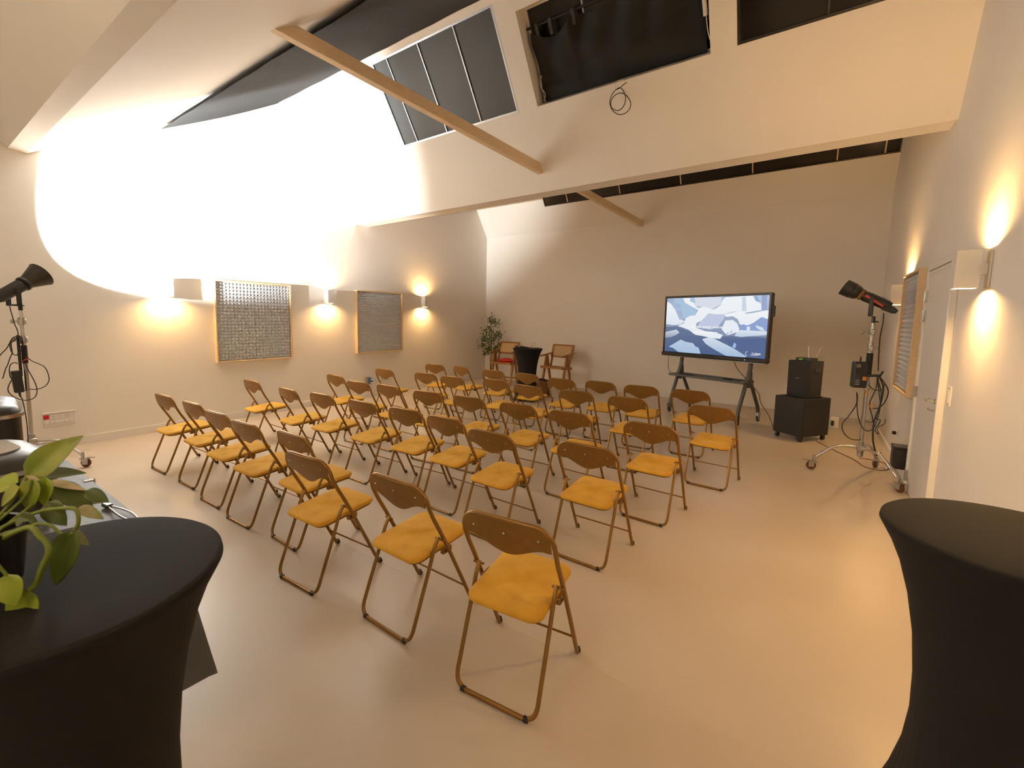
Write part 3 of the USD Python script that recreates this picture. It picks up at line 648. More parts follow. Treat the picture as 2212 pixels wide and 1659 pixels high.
shape([(225, 245), (300, 290), (380, 400), (450, 560), (520, 575), (545, 600), (470, 650), (330, 660), (205, 640)], wh, 4, 2, pale)
shape([(520, 190), (650, 190), (640, 245), (720, 280), (745, 340), (800, 368), (870, 340), (1000, 365), (1030, 395), (1110, 370), (1190, 310), (1210, 240), (1270, 180), (1750, 160), (1790, 240), (1890, 290), (1895, 400), (1610, 450), (1500, 425), (1390, 430), (1260, 470), (1130, 475), (965, 460), (930, 500), (850, 580), (765, 620), (740, 700), (900, 760), (1100, 790), (1230, 830), (1180, 900), (1000, 880), (880, 850), (740, 830), (620, 740), (480, 690), (410, 680), (530, 630), (565, 540), (640, 500), (735, 490), (790, 400), (640, 320), (550, 270)], wh, 5, 2, (236, 242, 249))
shape([(1560, 180), (1620, 170), (1640, 420), (1560, 420)], (206, 218, 236), 6)
shape([(1760, 165), (1810, 160), (1880, 280), (1800, 250)], (150, 178, 210), 6)
shape([(1900, 150), (1990, 150), (1980, 400), (1905, 410)], (158, 172, 214), 6)
shape([(1240, 480), (1400, 440), (1530, 420), (1640, 465), (1760, 450), (1900, 420), (2025, 405), (2010, 560), (1900, 520), (1760, 620), (1660, 665), (1610, 655), (1585, 600), (1560, 665), (1520, 640), (1490, 560), (1400, 505), (1290, 520)], wh, 7, 2, (240, 244, 250))
shape([(1270, 580), (1400, 570), (1480, 630), (1515, 720), (1500, 770), (1390, 810), (1310, 835), (1265, 800), (1205, 730), (1230, 670)], (238, 242, 250), 7)
shape([(1345, 800), (1375, 760), (1395, 735), (1385, 790)], (168, 184, 214), 8, 0); shape([(1290, 815), (1330, 765), (1325, 820)], (168, 184, 214), 8, 0)
shape([(1490, 745), (2000, 765), (1990, 830), (1700, 850), (1550, 865), (1430, 850)], pale, 6, 2, (196, 208, 228))
shape([(200, 780), (400, 738), (455, 790), (400, 830), (300, 870), (195, 880)], (214, 222, 238), 6, 2, (150, 162, 184))
shape([(860, 905), (960, 875), (1070, 890), (1210, 960), (1400, 1050), (1650, 1200), (1620, 1260), (1280, 1260), (1090, 1090), (930, 990)], (218, 226, 242), 6, 2, (166, 192, 220))
shape([(255, 1040), (480, 912), (560, 950), (700, 975), (740, 1030), (800, 1055), (835, 1180), (600, 1180), (430, 1130), (340, 1060)], (190, 208, 230), 6, 2, (170, 196, 222))
shape([(1395, 1040), (1430, 955), (1465, 990), (1450, 1060)], (158, 190, 232), 7, 0)
shape([(1640, 690), (1700, 680), (1705, 750), (1645, 750)], (222, 236, 248), 7, 0); shape([(1800, 660), (1920, 700), (1960, 760), (1880, 750), (1810, 700)], (214, 228, 246), 7, 0)
pm = obj('picture', trimesh.Trimesh(PV, PF, process=False), 'picture', sc, False)
UsdGeom.PrimvarsAPI(pm).CreatePrimvar('tone', Sdf.ValueTypeNames.Color3fArray, 'vertex').Set(Vt.Vec3fArray.FromNumpy(np.array(PC, np.float32)))
emit('screen_white', (1., 1., 1.), SCREEN_GAIN)
def screen_text(txt, hgt, u, v, bold=True, width=None):
    m = meshkit.text_mesh(txt, hgt, .0006, bold); w = m.extents[0]; m.apply_translation([-m.bounds[0][0] - w / 2, 0, 0])
    if width: m.apply_scale([width / w, 1, 1])
    m = placed(m, frame_m(((u - .5) * SW, SY - .0050, 1.066 + v * SH), (1, 0, 0), (0, 0, 1), (0, -1, 0))); return m
obj('lettering', cat_(screen_text('Merci pour votre', .038, .452, .462, width=.55), screen_text('participation', .038, .437, .365, width=.44)), 'screen_white', sc, False, label='white words on the picture')
arc = [(.5 + .5 * math.cos(a), math.sin(a)) for a in np.linspace(PI * .62, PI * 1.35, 14)]
lg = [tube([((.90 - .5 + .055 * (x - .5)) * SW - .07, SY - .005, 1.066 + (.065 + .038 * y) * SH) for x, y in arc], .003, 5), tube([((.885 - .5) * SW - .02 + .12 * k / 7, SY - .005, 1.066 + (.040 + .012 * (k / 7) ** 3) * SH) for k in range(8)], .0025, 5)]
obj('logo', cat_(screen_text('CLIEMA', .026, .925, .055, width=.135), *lg), 'screen_white', sc, False, label='white logo in the lower right corner of the picture')
for sx in (-1, 1):
    x = sx * .60
    obj('column', tube(fillet([(x, -.03, 1.5), (x, -.03, .90), (x, -.09, .70)], .06), .032, 14), 'stand_grey', tv, 40)
    for nm, y1_ in (('front', -.315), ('rear', .30)):
        lx = x + sx * .0
        lg_ = obj('leg', tube(fillet([(x, -.08 if nm == 'front' else -.05, .76), (lx, y1_ * .92, .24), (lx, y1_, .11)], .05), .028, 12), 'stand_grey', tv, 40)
        obj('caster_fork', cat_(bx(lx - .03, lx + .03, y1_ - .035, y1_ + .035, .085, .165, .01), bx(lx - .024, lx - .018, y1_ - .02, y1_ + .03, .03, .09), bx(lx + .018, lx + .024, y1_ - .02, y1_ + .03, .03, .09)), 'stand_grey' if nm == 'front' else 'dull_steel', lg_)
        obj('caster_wheel', moved(lathe([(.008, -.014), (.034, -.014), (.040, -.008), (.040, .008), (.034, .014), (.008, .014)], 22), (lx, y1_ + .012, .040), ry=PI / 2), 'rubber', lg_, 40)
    obj('brace', hull([(x - .03, -.14, .68), (x + .03, -.14, .68), (x - .03, .0, .72), (x + .03, .0, .72), (x - .03, -.06, .58), (x + .03, -.06, .58), (x - .03, -.02, .84), (x + .03, -.02, .84)]), 'stand_grey', tv)
obj('mount_rail', bx(-.68, .68, -.085, -.06, 1.35, 1.42, .005), 'stand_grey', tv)
obj('shelf', cat_(bx(-.66, .66, -.30, -.02, .665, .680, .004), bx(-.66, .66, -.305, -.295, .655, .695, .003), bx(-.66, .66, -.02, -.01, .66, .70, .003)), 'stand_grey', tv)
def on_tv(x, y, z):
    c, s = math.cos(UA), math.sin(UA); return (-1.236 + c * x - s * y, 8.363 + s * x + c * y, z)
t = thing('remote_control', 'black remote control lying at the left end of the display shelf', 'remote control', on_tv(-.36, -.18, .681), UA + .3)
obj('body', bx(-.09, .09, -.022, .022, 0, .018, .006), 'black_plastic', t); obj('keys', cat_(*[bx(-.07 + .02 * i, -.06 + .02 * i, -.008, .008, .018, .021) for i in range(7)]), 'grey_plastic', t, False)
t = thing('adapter', 'black cable adapter on the display shelf towards its right end', 'adapter', on_tv(.33, -.17, .681), UA - .2)
obj('body', bx(-.07, .07, -.03, .03, 0, .03, .010), 'black_plastic', t); obj('lead', tube(spline([(.07, 0, .015), (.12, .02, .01), (.17, -.02, .008), (.22, .01, .008)]), .006, 7), 'cable_black', t, True)
t = thing('pen_tray', 'white sheet with a black pen at the right end of the display shelf', 'paper', on_tv(.54, -.17, .681), UA)
obj('sheet', bx(-.06, .06, -.09, .09, 0, .004, .001), 'white_plastic', t); obj('pen', cyl((-.05, -.05, .011), (.04, .05, .011), .0065, 10), 'black_plastic', t, 40)
tag(obj('power_cable', tube(spline([on_tv(-.80, -.13, .99), on_tv(-.80, -.14, .86), on_tv(-.77, -.16, .74), on_tv(-.70, -.17, .69), on_tv(-.62, -.17, .688)]), .004, 6), 'cable_black', smooth=True), 'thin cable drooping from the display to the left end of its shelf', 'cable')
tag(obj('power_cable', tube(spline([on_tv(.37, -.10, .99), on_tv(.42, -.06, .86), on_tv(.52, 0, .72), on_tv(.68, .10, .50), (-.52, 8.1, .36), (-.40, 8.0, .2), (-.33, 7.9, .06), (-.30, 7.88, .006), (-.2, 7.95, .005)]), .005, 6), 'cable_black', smooth=True), 'black cable running from the display behind the speaker cart', 'cable')

# ------------------------------------------------------------------ speaker cart and speaker
ca = math.atan2(-.235, .339)
ct = thing('speaker_cart', 'square black box on casters carrying the loudspeaker', 'cart', (.004, 7.592, 0), ca)
obj('box', bx(-.206, .206, -.258, .258, .075, .592, .006), 'cart_black', ct)
for sx in (-1, 1):
    for sy in (-1, 1):
        f_ = obj('caster', cat_(bx(sx * .165 - .02, sx * .165 + .02, sy * .215 - .02, sy * .215 + .02, .05, .076, .004), moved(lathe([(.006, -.016), (.028, -.016), (.033, -.008), (.033, .008), (.028, .016), (.006, .016)], 18), (sx * .165, sy * .215, .033), ry=PI / 2)), 'rubber', ct, 40)
sp = thing('loudspeaker', 'tall black ribbed loudspeaker standing on the black cart', 'loudspeaker', (.01, 7.60, .593), ca)
obj('cabinet', hull([(sx * w, y, z) for z, k in ((.02, .96), (.50, 1.0)) for sx in (-1, 1) for w, y in ((.165 * k, -.10), (.12 * k, .17), (.15 * k, -.135))]), 'speaker_black', sp)
obj('base', bx(-.15, .15, -.12, .15, 0, .022, .006), 'black_plastic', sp)
gr_ = obj('grille', hull([(sx * w, y, z) for z in (.04, .485) for sx in (-1, 1) for w, y in ((.135, -.134), (.12, -.150))]), 'grille', sp)
for k in range(6):
    obj('rib', bx(-.115, .115, -.1545, -.149, .08 + .066 * k, .086 + .066 * k, .001), 'black_plastic', gr_)
lg_ = meshkit.text_mesh('BOSE', .014, .0008, True); lg_.apply_translation([-lg_.extents[0] / 2, 0, 0])
obj('badge', placed(lg_, frame_m((0, -.1512, .255), (1, 0, 0), (0, 0, 1), (0, -1, 0))), 'dull_steel', gr_, False, label='small silver name on the grille')
obj('side_handle', bx(.155, .172, -.06, .05, .36, .40, .006), 'black_plastic', sp)
t = thing('wireless_receiver', 'flat black wireless receiver with two thin aerials on top of the loudspeaker', 'receiver', (.01, 7.60, 1.094), ca + .1)
obj('case', bx(-.105, .105, -.07, .07, 0, .042, .004), 'black_plastic', t); obj('display', bx(-.06, -.015, -.0715, -.069, .010, .03), 'green_led', t, False, label='small lit yellow-green display')
for x, dx in ((-.01, -.02), (.075, .055)): obj('aerial', cyl((x, .06, .03), (x + dx, .075, .19), .0035, 7), 'cord_white', t, 40)

# ------------------------------------------------------------------ light stands and studio lamps
SX, SYY = .536, 6.106
st = thing('light_stand', 'chrome rolling light stand in front of the right wall', 'light stand', (SX, SYY, 0))
def stand_legs(t, ends, zc, hub=.30):
    obj('hub', cat_(cyl((0, 0, hub - .09), (0, 0, hub + .07), .026), bx(-.035, .035, -.035, .035, hub - .03, hub + .03, .008)), 'dull_steel', t, 40)
    for ex, ey in ends:
        L = math.hypot(ex, ey); ux, uy = ex / L, ey / L
        lg = obj('leg', tube(fillet([(ux * .03, uy * .03, hub), (ux * L * .52, uy * L * .52, hub + .005), (ux * (L - .02), uy * (L - .02), .13)], .09), .0135, 12), 'steel', t, True)
        g = math.atan2(uy, ux); T = frame_m((ex, ey, 0), (math.cos(g), math.sin(g), 0), (-math.sin(g), math.cos(g), 0), (0, 0, 1))
        obj('caster_fork', placed(cat_(cyl((-.02, 0, .09), (-.02, 0, .16), .014), bx(-.045, .03, -.024, .024, .082, .094, .004), bx(-.02, .03, -.024, -.019, .03, .09), bx(-.02, .03, .019, .024, .03, .09), bx(.02, .085, -.014, .014, .095, .103, .003)), T), 'dull_steel', lg)
        obj('caster_wheel', placed(moved(lathe([(.008, -.013), (.040, -.013), (.046, -.006), (.046, .006), (.040, .013), (.008, .013)], 22), (.005, 0, .046), rx=PI / 2), T), 'wheel_brown', lg, 40)
        obj('leg_knob', placed(cat_(cyl((-.10, 0, .20), (-.10, -.05, .20), .008), ell((-.10, -.058, .20), (.022, .008, .014), 1)), T), 'dull_steel', lg, 40)
mat('wheel_brown', (.13, .035, .012), .5)
stand_legs(st, [(-.403, -.073), (.18, .452), (.277, -.378)], .3)
obj('lower_tube', cyl((0, 0, .2), (0, 0, .98), .0175), 'steel', st, 40)
obj('grip_sleeve', cyl((0, 0, 1.09), (0, 0, 1.31), .027), 'black_matte', st, 40, label='black foam sleeve on the column')
obj('middle_tube', cyl((0, 0, .98), (0, 0, 1.50), .0155), 'steel', st, 40); obj('upper_tube', cyl((0, 0, 1.42), (0, 0, 1.70), .012), 'steel', st, 40)
for z, s in ((1.36, 1), (1.53, -1), (.97, -1)):
    cl = obj('collar', cat_(cyl((0, 0, z - .045), (0, 0, z + .045), .024), bx(-.02, .02, -.03, .03, z - .03, z + .03, .006)), 'dull_steel', st, 40)
    obj('wing_knob', cat_(cyl((s * .02, 0, z), (s * .06, 0, z), .007), *[tube([(s * .058, 0, z), (s * .075, .018 * k, z + .022 * k), (s * .088, .02 * k, z + .026 * k)], .006, 7) for k in (-1, 1)]), 'dull_steel', cl, 40)
obj('side_arm', cyl((0, -.02, 1.075), (.095, -.02, 1.085), .014), 'black_plastic', st, 40); obj('arm_knob', cyl((.09, -.02, 1.07), (.115, -.02, 1.13), .009), 'black_plastic', st, 40)
# right lamp
A2 = np.array([-.86, .12, .49]); A2 /= np.linalg.norm(A2); P2 = np.array([.508, 6.106, 1.868])
def axis_frame(p, a):
    s = np.cross(a, [0, 0, 1.]); s /= np.linalg.norm(s); u = np.cross(s, a); return frame_m(p, s, a, u)     # local y is the lamp's axis, z up
ln = thing('studio_lamp', 'black studio lamp with a red side stripe tilted up on the right-hand stand', 'studio lamp', tuple(P2), 0)
T2 = axis_frame((0, 0, 0), A2)
body = hull([(r * math.cos(g), y, r * math.sin(g) * .95) for y, r in ((-.17, .038), (-.15, .05), (.06, .056), (.085, .050)) for g in np.linspace(0, 2 * PI, 20)[:-1]])
obj('body', placed(cat_(body, hull([(x, y, z) for y, x0_, z0, z1 in ((-.24, .02, -.035, .0), (-.21, .03, -.05, .012), (-.12, .045, -.055, .02)) for x in (-x0_, x0_) for z in (z0, z1)])), T2), 'black_plastic', ln, 30)
obj('stripe', placed(cat_(*[hull([(s * .057, y, z) for y, z in ((.06, -.006), (.06, .022), (-.12, -.030), (-.12, -.012))] + [(s * .048, y, z) for y, z in ((.06, -.006), (.06, .022), (-.12, -.030), (-.12, -.012))]) for s in (-1, 1)]), T2), 'red_plastic', ln, False, label='red stripe along the side')
obj('vent', placed(cat_(*[bx(-.028, .028, -.13 + .022 * k, -.122 + .022 * k, .05, .056) for k in range(8)]), T2), 'tv_bezel', ln, False)
obj('adapter_ring', placed(moved(lathe([(.03, 0), (.055, 0), (.058, .01), (.056, .03), (.03, .032)], 30), rx=-PI / 2), T2 @ TM((0, .083, 0))), 'orange_brown', ln, 40) if 'orange_brown' in M else obj('adapter_ring', placed(moved(lathe([(.03, 0), (.055, 0), (.058, .01), (.056, .03), (.03, .032)], 30), rx=-PI / 2), T2 @ TM((0, .083, 0))), 'bag_leather', ln, 40)
def open_cone(prof, n=40): return lathe(prof, n)
hood = lathe([(.040, .0), (.062, .005), (.072, .03), (.076, .05), (.074, .06), (.080, .065), (.083, .15), (.085, .155), (.079, .155), (.075, .065), (.045, .012)], 40)
obj('reflector', placed(moved(hood, rx=-PI / 2), T2 @ TM((0, .115, 0))), 'black_plastic', ln, 40)
obj('lens', placed(moved(lathe([(.002, 0), (.044, 0), (.044, .004), (.002, .006)], 24), rx=-PI / 2), T2 @ TM((0, .126, 0))), 'fog_glass_lens', ln, 40)
obj('yoke', tube(fillet([(.07, -.06, -.01), (.07, -.06, -.19), (-.07, -.06, -.19), (-.07, -.06, -.01)], .02), .011, 8), 'black_plastic', ln, 40) if False else None
yk = [(-.066, -.006), (-.066, -.155), (.066, -.155), (.066, -.006)]; sv = T2[:3, 0]
obj('yoke', cat_(*[hull([np.array([0, 0, z]) + sv * x + np.cross(sv, [0, 0, 1]) * w for x in (s * .060, s * .072) for z in (-.175, .016) for w in (-.016, .016)]) for s in (-1, 1)], hull([np.array([0, 0, z]) + sv * x + np.cross(sv, [0, 0, 1]) * w for x in (-.072, .072) for z in (-.178, -.162) for w in (-.016, .016)])), 'black_plastic', ln)
for s in (-1, 1): obj('tilt_knob', cat_(cyl(sv * s * .05, sv * s * .088, .018)), 'black_plastic', ln, 40)
obj('badge', cat_(cyl(-sv * .089, -sv * .0905, .012), ) if False else cyl(sv * .089, sv * .0905, .011), 'white_plastic', ln, 40, label='white triangular mark on the tilt knob')
obj('spigot', cat_(cyl((.028, 0, -.175), (.028, 0, -.245), .016), cyl((.028, 0, -.225), (.07, 0, -.235), .006)), 'black_plastic', ln, 40)
pr = thing('lamp_controller', 'black lamp control box with an orange patch clamped to the right-hand stand', 'control box', (.465, 6.085, .945), .25)
obj('case', bx(-.06, .06, -.045, .045, 0, .272, .010), 'black_plastic', pr); obj('panel', bx(-.05, -.002, -.048, -.044, .01, .262, .002), 'tv_bezel', pr)
obj('screen', bx(-.044, -.010, -.0495, -.0475, .215, .245), 'grey_plastic', pr, False); obj('dial', moved(lathe([(.004, 0), (.014, 0), (.013, .012), (.004, .013)], 18), (-.027, -.048, .175), rx=PI / 2), 'tv_bezel', pr, 40)
obj('label_patch', bx(.015, .05, -.0465, -.0445, .08, .12), 'orange_plastic', pr, False, label='orange-brown patch'); obj('marking', cat_(*[bx(-.044, -.010, -.0495, -.0475, .03 + .022 * k, .04 + .022 * k) for k in range(3)]), 'grey_plastic', pr, False)
obj('clamp', cat_(bx(.05, .085, -.02, .03, .12, .20, .006), cyl((.0, 0, .27), (.0, 0, .33), .010, r2=.005)), 'black_plastic', pr)
RC = dict(a=[(.608, 1.721), (.609, 1.629), (.598, 1.475), (.603, 1.289), (.61, 1.133)], b=[(.457, .896), (.463, .767), (.409, .629), (.365, .54), (.378, .459), (.426, .401), (.477, .385), (.526, .394)],
 c=[(.464, .88), (.475, .704), (.513, .563), (.566, .498), (.622, .548), (.65, .727), (.647, .916), (.607, 1.054)], d=[(.616, 1.086), (.668, 1.013), (.704, .923), (.684, .811), (.642, .75), (.572, .733)],
 e=[(.605, 1.085), (.608, .96), (.569, .78), (.603, .641), (.601, .593), (.547, .597)], f=[(.623, 1.071), (.661, .965), (.651, .791), (.626, .66), (.615, .563), (.624, .403), (.655, .28), (.663, .249)],
 g=[(.612, 1.07), (.638, .884), (.651, .791), (.633, .645), (.667, .618), (.634, .517), (.664, .474), (.7, .461), (.767, .492), (.793, .52)], h=[(.541, .985), (.593, .934), (.651, .94), (.67, .997)])
cb = thing('cable_bundle', 'looped black cables hanging from the right-hand light stand', 'cable', (0, 0, 0))
for i, (k, v) in enumerate(RC.items()):
    pts = [(x, 6.075 - .012 * (i % 3) + (0.25 * (j / 9) ** 2 * 3 if k == 'g' and j > 6 else 0), z) for j, (x, z) in enumerate(v)]
    obj('cable', tube(spline(pts, 6), .0048 if k != 'f' else .008, 7), 'cable_black', cb, True)
obj('cable_tag', tube(spline([(.584, 6.06, .79), (.605, 6.06, .769), (.59, 6.06, .738), (.567, 6.06, .756), (.58, 6.06, .788)], 5), .004, 6), 'orange_plastic', cb, True, label='orange tie ring on the cables')
obj('cable_tag', hull([(.535, 6.06, .93), (.545, 6.06, .93), (.522, 6.06, .86), (.531, 6.06, .858), (.535, 6.064, .93), (.522, 6.064, .86)]), 'orange_plastic', cb, False, label='orange tag end')
tag(obj('floor_cable', tube(spline([(.2, 7.5, .006), (.38, 7.1, .006), (.55, 6.75, .006), (.62, 6.5, .006), (.75, 6.45, .006), (.84, 6.6, .006), (.80, 6.85, .006), (.6, 6.9, .006)]), .004, 6), 'bag_leather', smooth=True), 'thin brown cable lying on the floor between the speaker cart and the right-hand stand', 'cable')
# left stand and lamp
LX, LY = -6.30, .862
kL = 6.28 / 5.53
sl_ = thing('light_stand', 'chrome light stand at the left edge by the buffet table', 'light stand', (LX, LY, 0))
stand_legs(sl_, [(-.40, .10), (.28, .34), (.05, -.46)], .3)
obj('lower_tube', cyl((0, 0, .2), (0, 0, 1.10), .0175), 'steel', sl_, 40); obj('middle_tube', cyl((0, 0, 1.0), (0, 0, 1.50), .0155), 'steel', sl_, 40); obj('upper_tube', cyl((0, 0, 1.42), (0, 0, 1.655), .012), 'steel', sl_, 40)
obj('grip_sleeve', cyl((.0, .0, 1.10), (.0, .0, 1.278), .023), 'black_matte', sl_, 40, label='black foam sleeve on the column')
obj('tape', hull([(.012, -.035, 1.105), (.032, .012, 1.145), (.012, .025, 1.155), (.0, -.035, 1.10), (.032, -.01, 1.14), (.027, .025, 1.145)]), 'red_plastic', sl_, False, label='red strap round the sleeve')
for z in (1.335, 1.515):
    cl = obj('collar', cat_(cyl((0, 0, z - .04), (0, 0, z + .04), .023), bx(-.02, .02, -.03, .03, z - .03, z + .03, .006)), 'dull_steel', sl_, 40)
    obj('wing_knob', cat_(cyl((0, -.02, z), (0, -.055, z), .007), ell((0, -.065, z), (.010, .016, .022), 1)), 'dull_steel', cl, 40)
obj('hanging_bar', cyl((0, -.037, .97), (0, -.037, 1.38), .012), 'black_plastic', sl_, 40)
AL = np.array([-math.cos(math.radians(65.8)) * math.cos(math.radians(34.6)), math.sin(math.radians(65.8)) * math.cos(math.radians(34.6)), math.sin(math.radians(34.6))])
LS = np.array([-6.39, .984, 1.947])            # where the beam starts, inside the reflector
PL = LS - .215 * AL
la = thing('studio_lamp', 'black studio lamp with a flared reflector on the left stand, lighting the left wall', 'studio lamp', tuple(PL), 0)
TL = axis_frame((0, 0, 0), AL)
obj('body', placed(hull([(r * math.cos(g), y, r * math.sin(g)) for y, r in ((-.16, .045), (-.14, .055), (.08, .06), (.10, .055)) for g in np.linspace(0, 2 * PI, 20)[:-1]]), TL), 'black_plastic', la, 30)
obj('mount_ring', placed(moved(lathe([(.03, 0), (.068, 0), (.072, .012), (.068, .03), (.03, .032)], 30), rx=-PI / 2), TL @ TM((0, .10, 0))), 'black_plastic', la, 40)
obj('reflector', placed(moved(lathe([(.050, 0), (.062, .002), (.070, .03), (.118, .165), (.123, .170), (.117, .168), (.066, .032), (.050, .012)], 44), rx=-PI / 2), TL @ TM((0, .13, 0))), 'tv_bezel', la, 40)
obj('lens', placed(moved(lathe([(.002, 0), (.048, 0), (.048, .004), (.002, .006)], 24), rx=-PI / 2), TL @ TM((0, .138, 0))), 'white_plastic', la, 40)
obj('lit_switch', placed(bx(.058, .064, -.02, .01, -.02, .01, .003), TL), 'orange_plastic', la, False, label='orange warning mark on the side')
sv = TL[:3, 0]; ws = np.cross(sv, [0, 0, 1])
obj('yoke', cat_(*[hull([sv * x + ws * w + np.array([0, 0, z]) for x in (s * .064, s * .076) for z in (-.155, .015) for w in (-.018, .018)]) for s in (-1, 1)], hull([sv * x + ws * w + np.array([0, 0, z]) for x in (-.076, .076) for z in (-.158, -.142) for w in (-.018, .018)])), 'black_plastic', la)
dz = np.array([LX, LY, 1.655]) - PL
obj('spigot', cat_(cyl((dz[0], dz[1], -.150), (dz[0], dz[1], dz[2] - .03), .017), cyl((dz[0], dz[1], -.16), (dz[0] + .0, dz[1] - .0, -.15), .03), hull([sv * x + ws * w + np.array([0, 0, z]) for x in (-.02, .02) for w in (-.02, .02) for z in (-.158, -.145)] + [np.array([dz[0] + a, dz[1] + b, z]) for a in (-.015, .015) for b in (-.015, .015) for z in (-.158, -.145)])), 'black_plastic', la)
spot('/World/studio_lamp_001/light' if False else numbered(la.GetPath().pathString, 'light'), tuple(LS - PL), AL, KEY_POWER, KEY_COL, 41.0, .5, .02)
# unseen stand and lamp behind the camera, placed to light near chairs and ceiling
BX, BY, BRZ = .36, -1.25, math.radians(38.)
dup(st, 'light_stand', 'chrome rolling light stand behind the camera, out of view, holding the unseen lamp', (BX, BY, 0), BRZ)
bq = RM(BRZ, [0, 0, 1])[:3, :3]; off = bq @ np.array([P2[0] - SX, P2[1] - SYY, P2[2]])
dup(ln, 'studio_lamp', 'unseen black studio lamp behind the camera, placed to light near chairs and ceiling', (BX + off[0], BY + off[1], off[2]), BRZ)
spot('/World/unseen_rear_lamp_light', tuple(np.array([BX + off[0], BY + off[1], off[2]]) + bq @ A2 * .20), bq @ A2, BOUNCE_POWER, BOUNCE_COL, 38, .3, .02)  # warm beam of the unseen lamp, bounced off the rear wall
pl_ = thing('lamp_controller', 'black power supply with a small silver label strapped to the left stand', 'control box', (-6.285, .800, .815), -.05)
obj('case', moved(bx(-.05, .05, -.036, .036, 0, .215, .008), rx=.06), 'black_plastic', pl_); obj('label_patch', moved(bx(-.03, .03, -.034, -.005, .165, .18), (.017, 0, 0), rx=.06), 'alu', pl_, False, label='silver label'); obj('plug', cyl((0, 0, 0), (.0, .005, -.05), .012, r2=.006), 'black_plastic', pl_, 40)
LC = [[(.775, 1.207), (.8, 1.176), (.837, 1.151), (.871, 1.123), (.888, 1.085), (.898, 1.025), (.895, .988), (.877, .953), (.846, .932), (.803, .923), (.766, .931)], [(.752, 1.164), (.767, 1.105), (.791, 1.031), (.809, .961), (.812, .906), (.8, .862), (.773, .839), (.741, .834), (.704, .846), (.675, .868), (.653, .893), (.637, .928), (.639, .967), (.664, 1.026), (.68, 1.046)],
 [(.706, 1.163), (.685, 1.173), (.663, 1.157), (.653, 1.114), (.654, 1.057), (.67, 1.021), (.681, 1.009)], [(.721, 1.398), (.693, 1.386), (.672, 1.343), (.658, 1.309), (.646, 1.288), (.6, 1.22), (.58, 1.1)], [(.727, 1.402), (.686, 1.377), (.678, 1.321), (.68, 1.26), (.663, 1.209), (.645, 1.15), (.634, 1.125), (.61, 1.04)], [(.727, 1.398), (.675, 1.339), (.67, 1.296), (.681, 1.252), (.701, 1.235), (.714, 1.239)],
 [(.727, 1.404), (.747, 1.384), (.751, 1.345), (.752, 1.314)], [(.731, 1.393), (.746, 1.323), (.741, 1.284), (.708, 1.241)], [(.709, .87), (.714, .852), (.717, .82), (.721, .788), (.73, .6), (.72, .3), (.70, .01)], [(.66, 1.77), (.675, 1.744), (.689, 1.676), (.697, 1.61), (.707, 1.543), (.713, 1.5), (.725, 1.452), (.728, 1.408)]]
cb = thing('cable_bundle', 'looped thin black cables hanging from the left light stand', 'cable', (0, 0, 0))
for i, v in enumerate(LC): obj('cable', tube(spline([(-6.275 + .012 * (i % 3), y * kL, max(.006, 1.61 + (z - 1.61) * kL)) for y, z in v], 6), .0041, 7), 'cable_black', cb, True)

# ------------------------------------------------------------------ the stage corner: plant, armchairs, bag
fp = thing('potted_tree', 'slender weeping fig tree in the far left corner', 'plant', (-6.60, 9.40, 0))
obj('pot', lathe([(.10, 0), (.13, .01), (.155, .26), (.16, .27), (.145, .27), (.14, .24), (.02, .235)], 32), 'white_plastic', fp, 40); obj('soil', lathe([(.01, .23), (.14, .235), (.01, .25)], 20), 'soil', fp, 40)
trunks = [[(0, 0, .23), (.01, 0, .7), (0, .02, 1.1), (-.04, .02, 1.5)], [(-.03, .02, .23), (-.06, .02, .75), (-.10, 0, 1.05), (-.17, -.02, 1.25)], [(.03, -.01, .23), (.05, .0, .6), (.10, .01, 1.0), (.17, .02, 1.3)]]
for q, r in zip(trunks, (.013, .008, .008)): obj('trunk', tube(spline(q), np.linspace(r, .004, 19), 8), 'bark', fp, True)
lv, lf = [], []; lr = random.Random(3); bl = []
cl = [(-.03, .0, 1.60, .15, .11), (.06, .02, 1.53, .17, .11), (-.12, 0, 1.32, .19, .11), (.06, .0, 1.20, .24, .13), (.18, .02, 1.20, .14, .10), (-.28, 0, .93, .10, .08), (-.22, 0, 1.10, .12, .1), (0, 0, .82, .17, .11), (-.10, 0, .86, .12, .09), (.14, 0, .88, .13, .13), (.26, .02, .97, .10, .07), (-.2, 0, .72, .07, .09), (.0, .0, 1.08, .22, .09)]
for cxx, cyy, czz, rw, rh in cl:
    for _ in range(int(28 + 260 * rw)):
        a, b, c = lr.gauss(0, .5), lr.gauss(0, .5), lr.gauss(0, .5)
        p = np.array([cxx + a * rw, cyy + b * rw * .8, czz + c * rh]); t = np.array([lr.gauss(0, .6), lr.gauss(0, .6), -.55 + lr.gauss(0, .35)]); t /= np.linalg.norm(t)
        s = np.cross(t, [lr.gauss(0, 1), lr.gauss(0, 1), lr.gauss(0, 1)]); s /= np.linalg.norm(s); L, w = lr.uniform(.045, .075), lr.uniform(.011, .017); n = np.cross(s, t); o = len(lv)
        lv += [p, p + t * L * .4 + s * w, p + t * L, p + t * L * .4 - s * w, p + t * L * .45 + n * .004]
        lf += [[o, o + 1, o + 4], [o + 1, o + 2, o + 4], [o + 2, o + 3, o + 4], [o + 3, o, o + 4]]
obj('foliage', trimesh.Trimesh(np.array(lv), lf, process=False), 'ficus_leaf', fp, False, kind='stuff')
for cxx, cyy, czz, rw, rh in cl:
    z0 = max(.7, czz - .22); obj('twig', tube(spline([(cxx * .25, cyy, z0), (cxx * .6, cyy, czz - .08), (cxx, cyy, czz)]), [.004] * 6 + [.0025] * 7, 5), 'bark', fp, True)
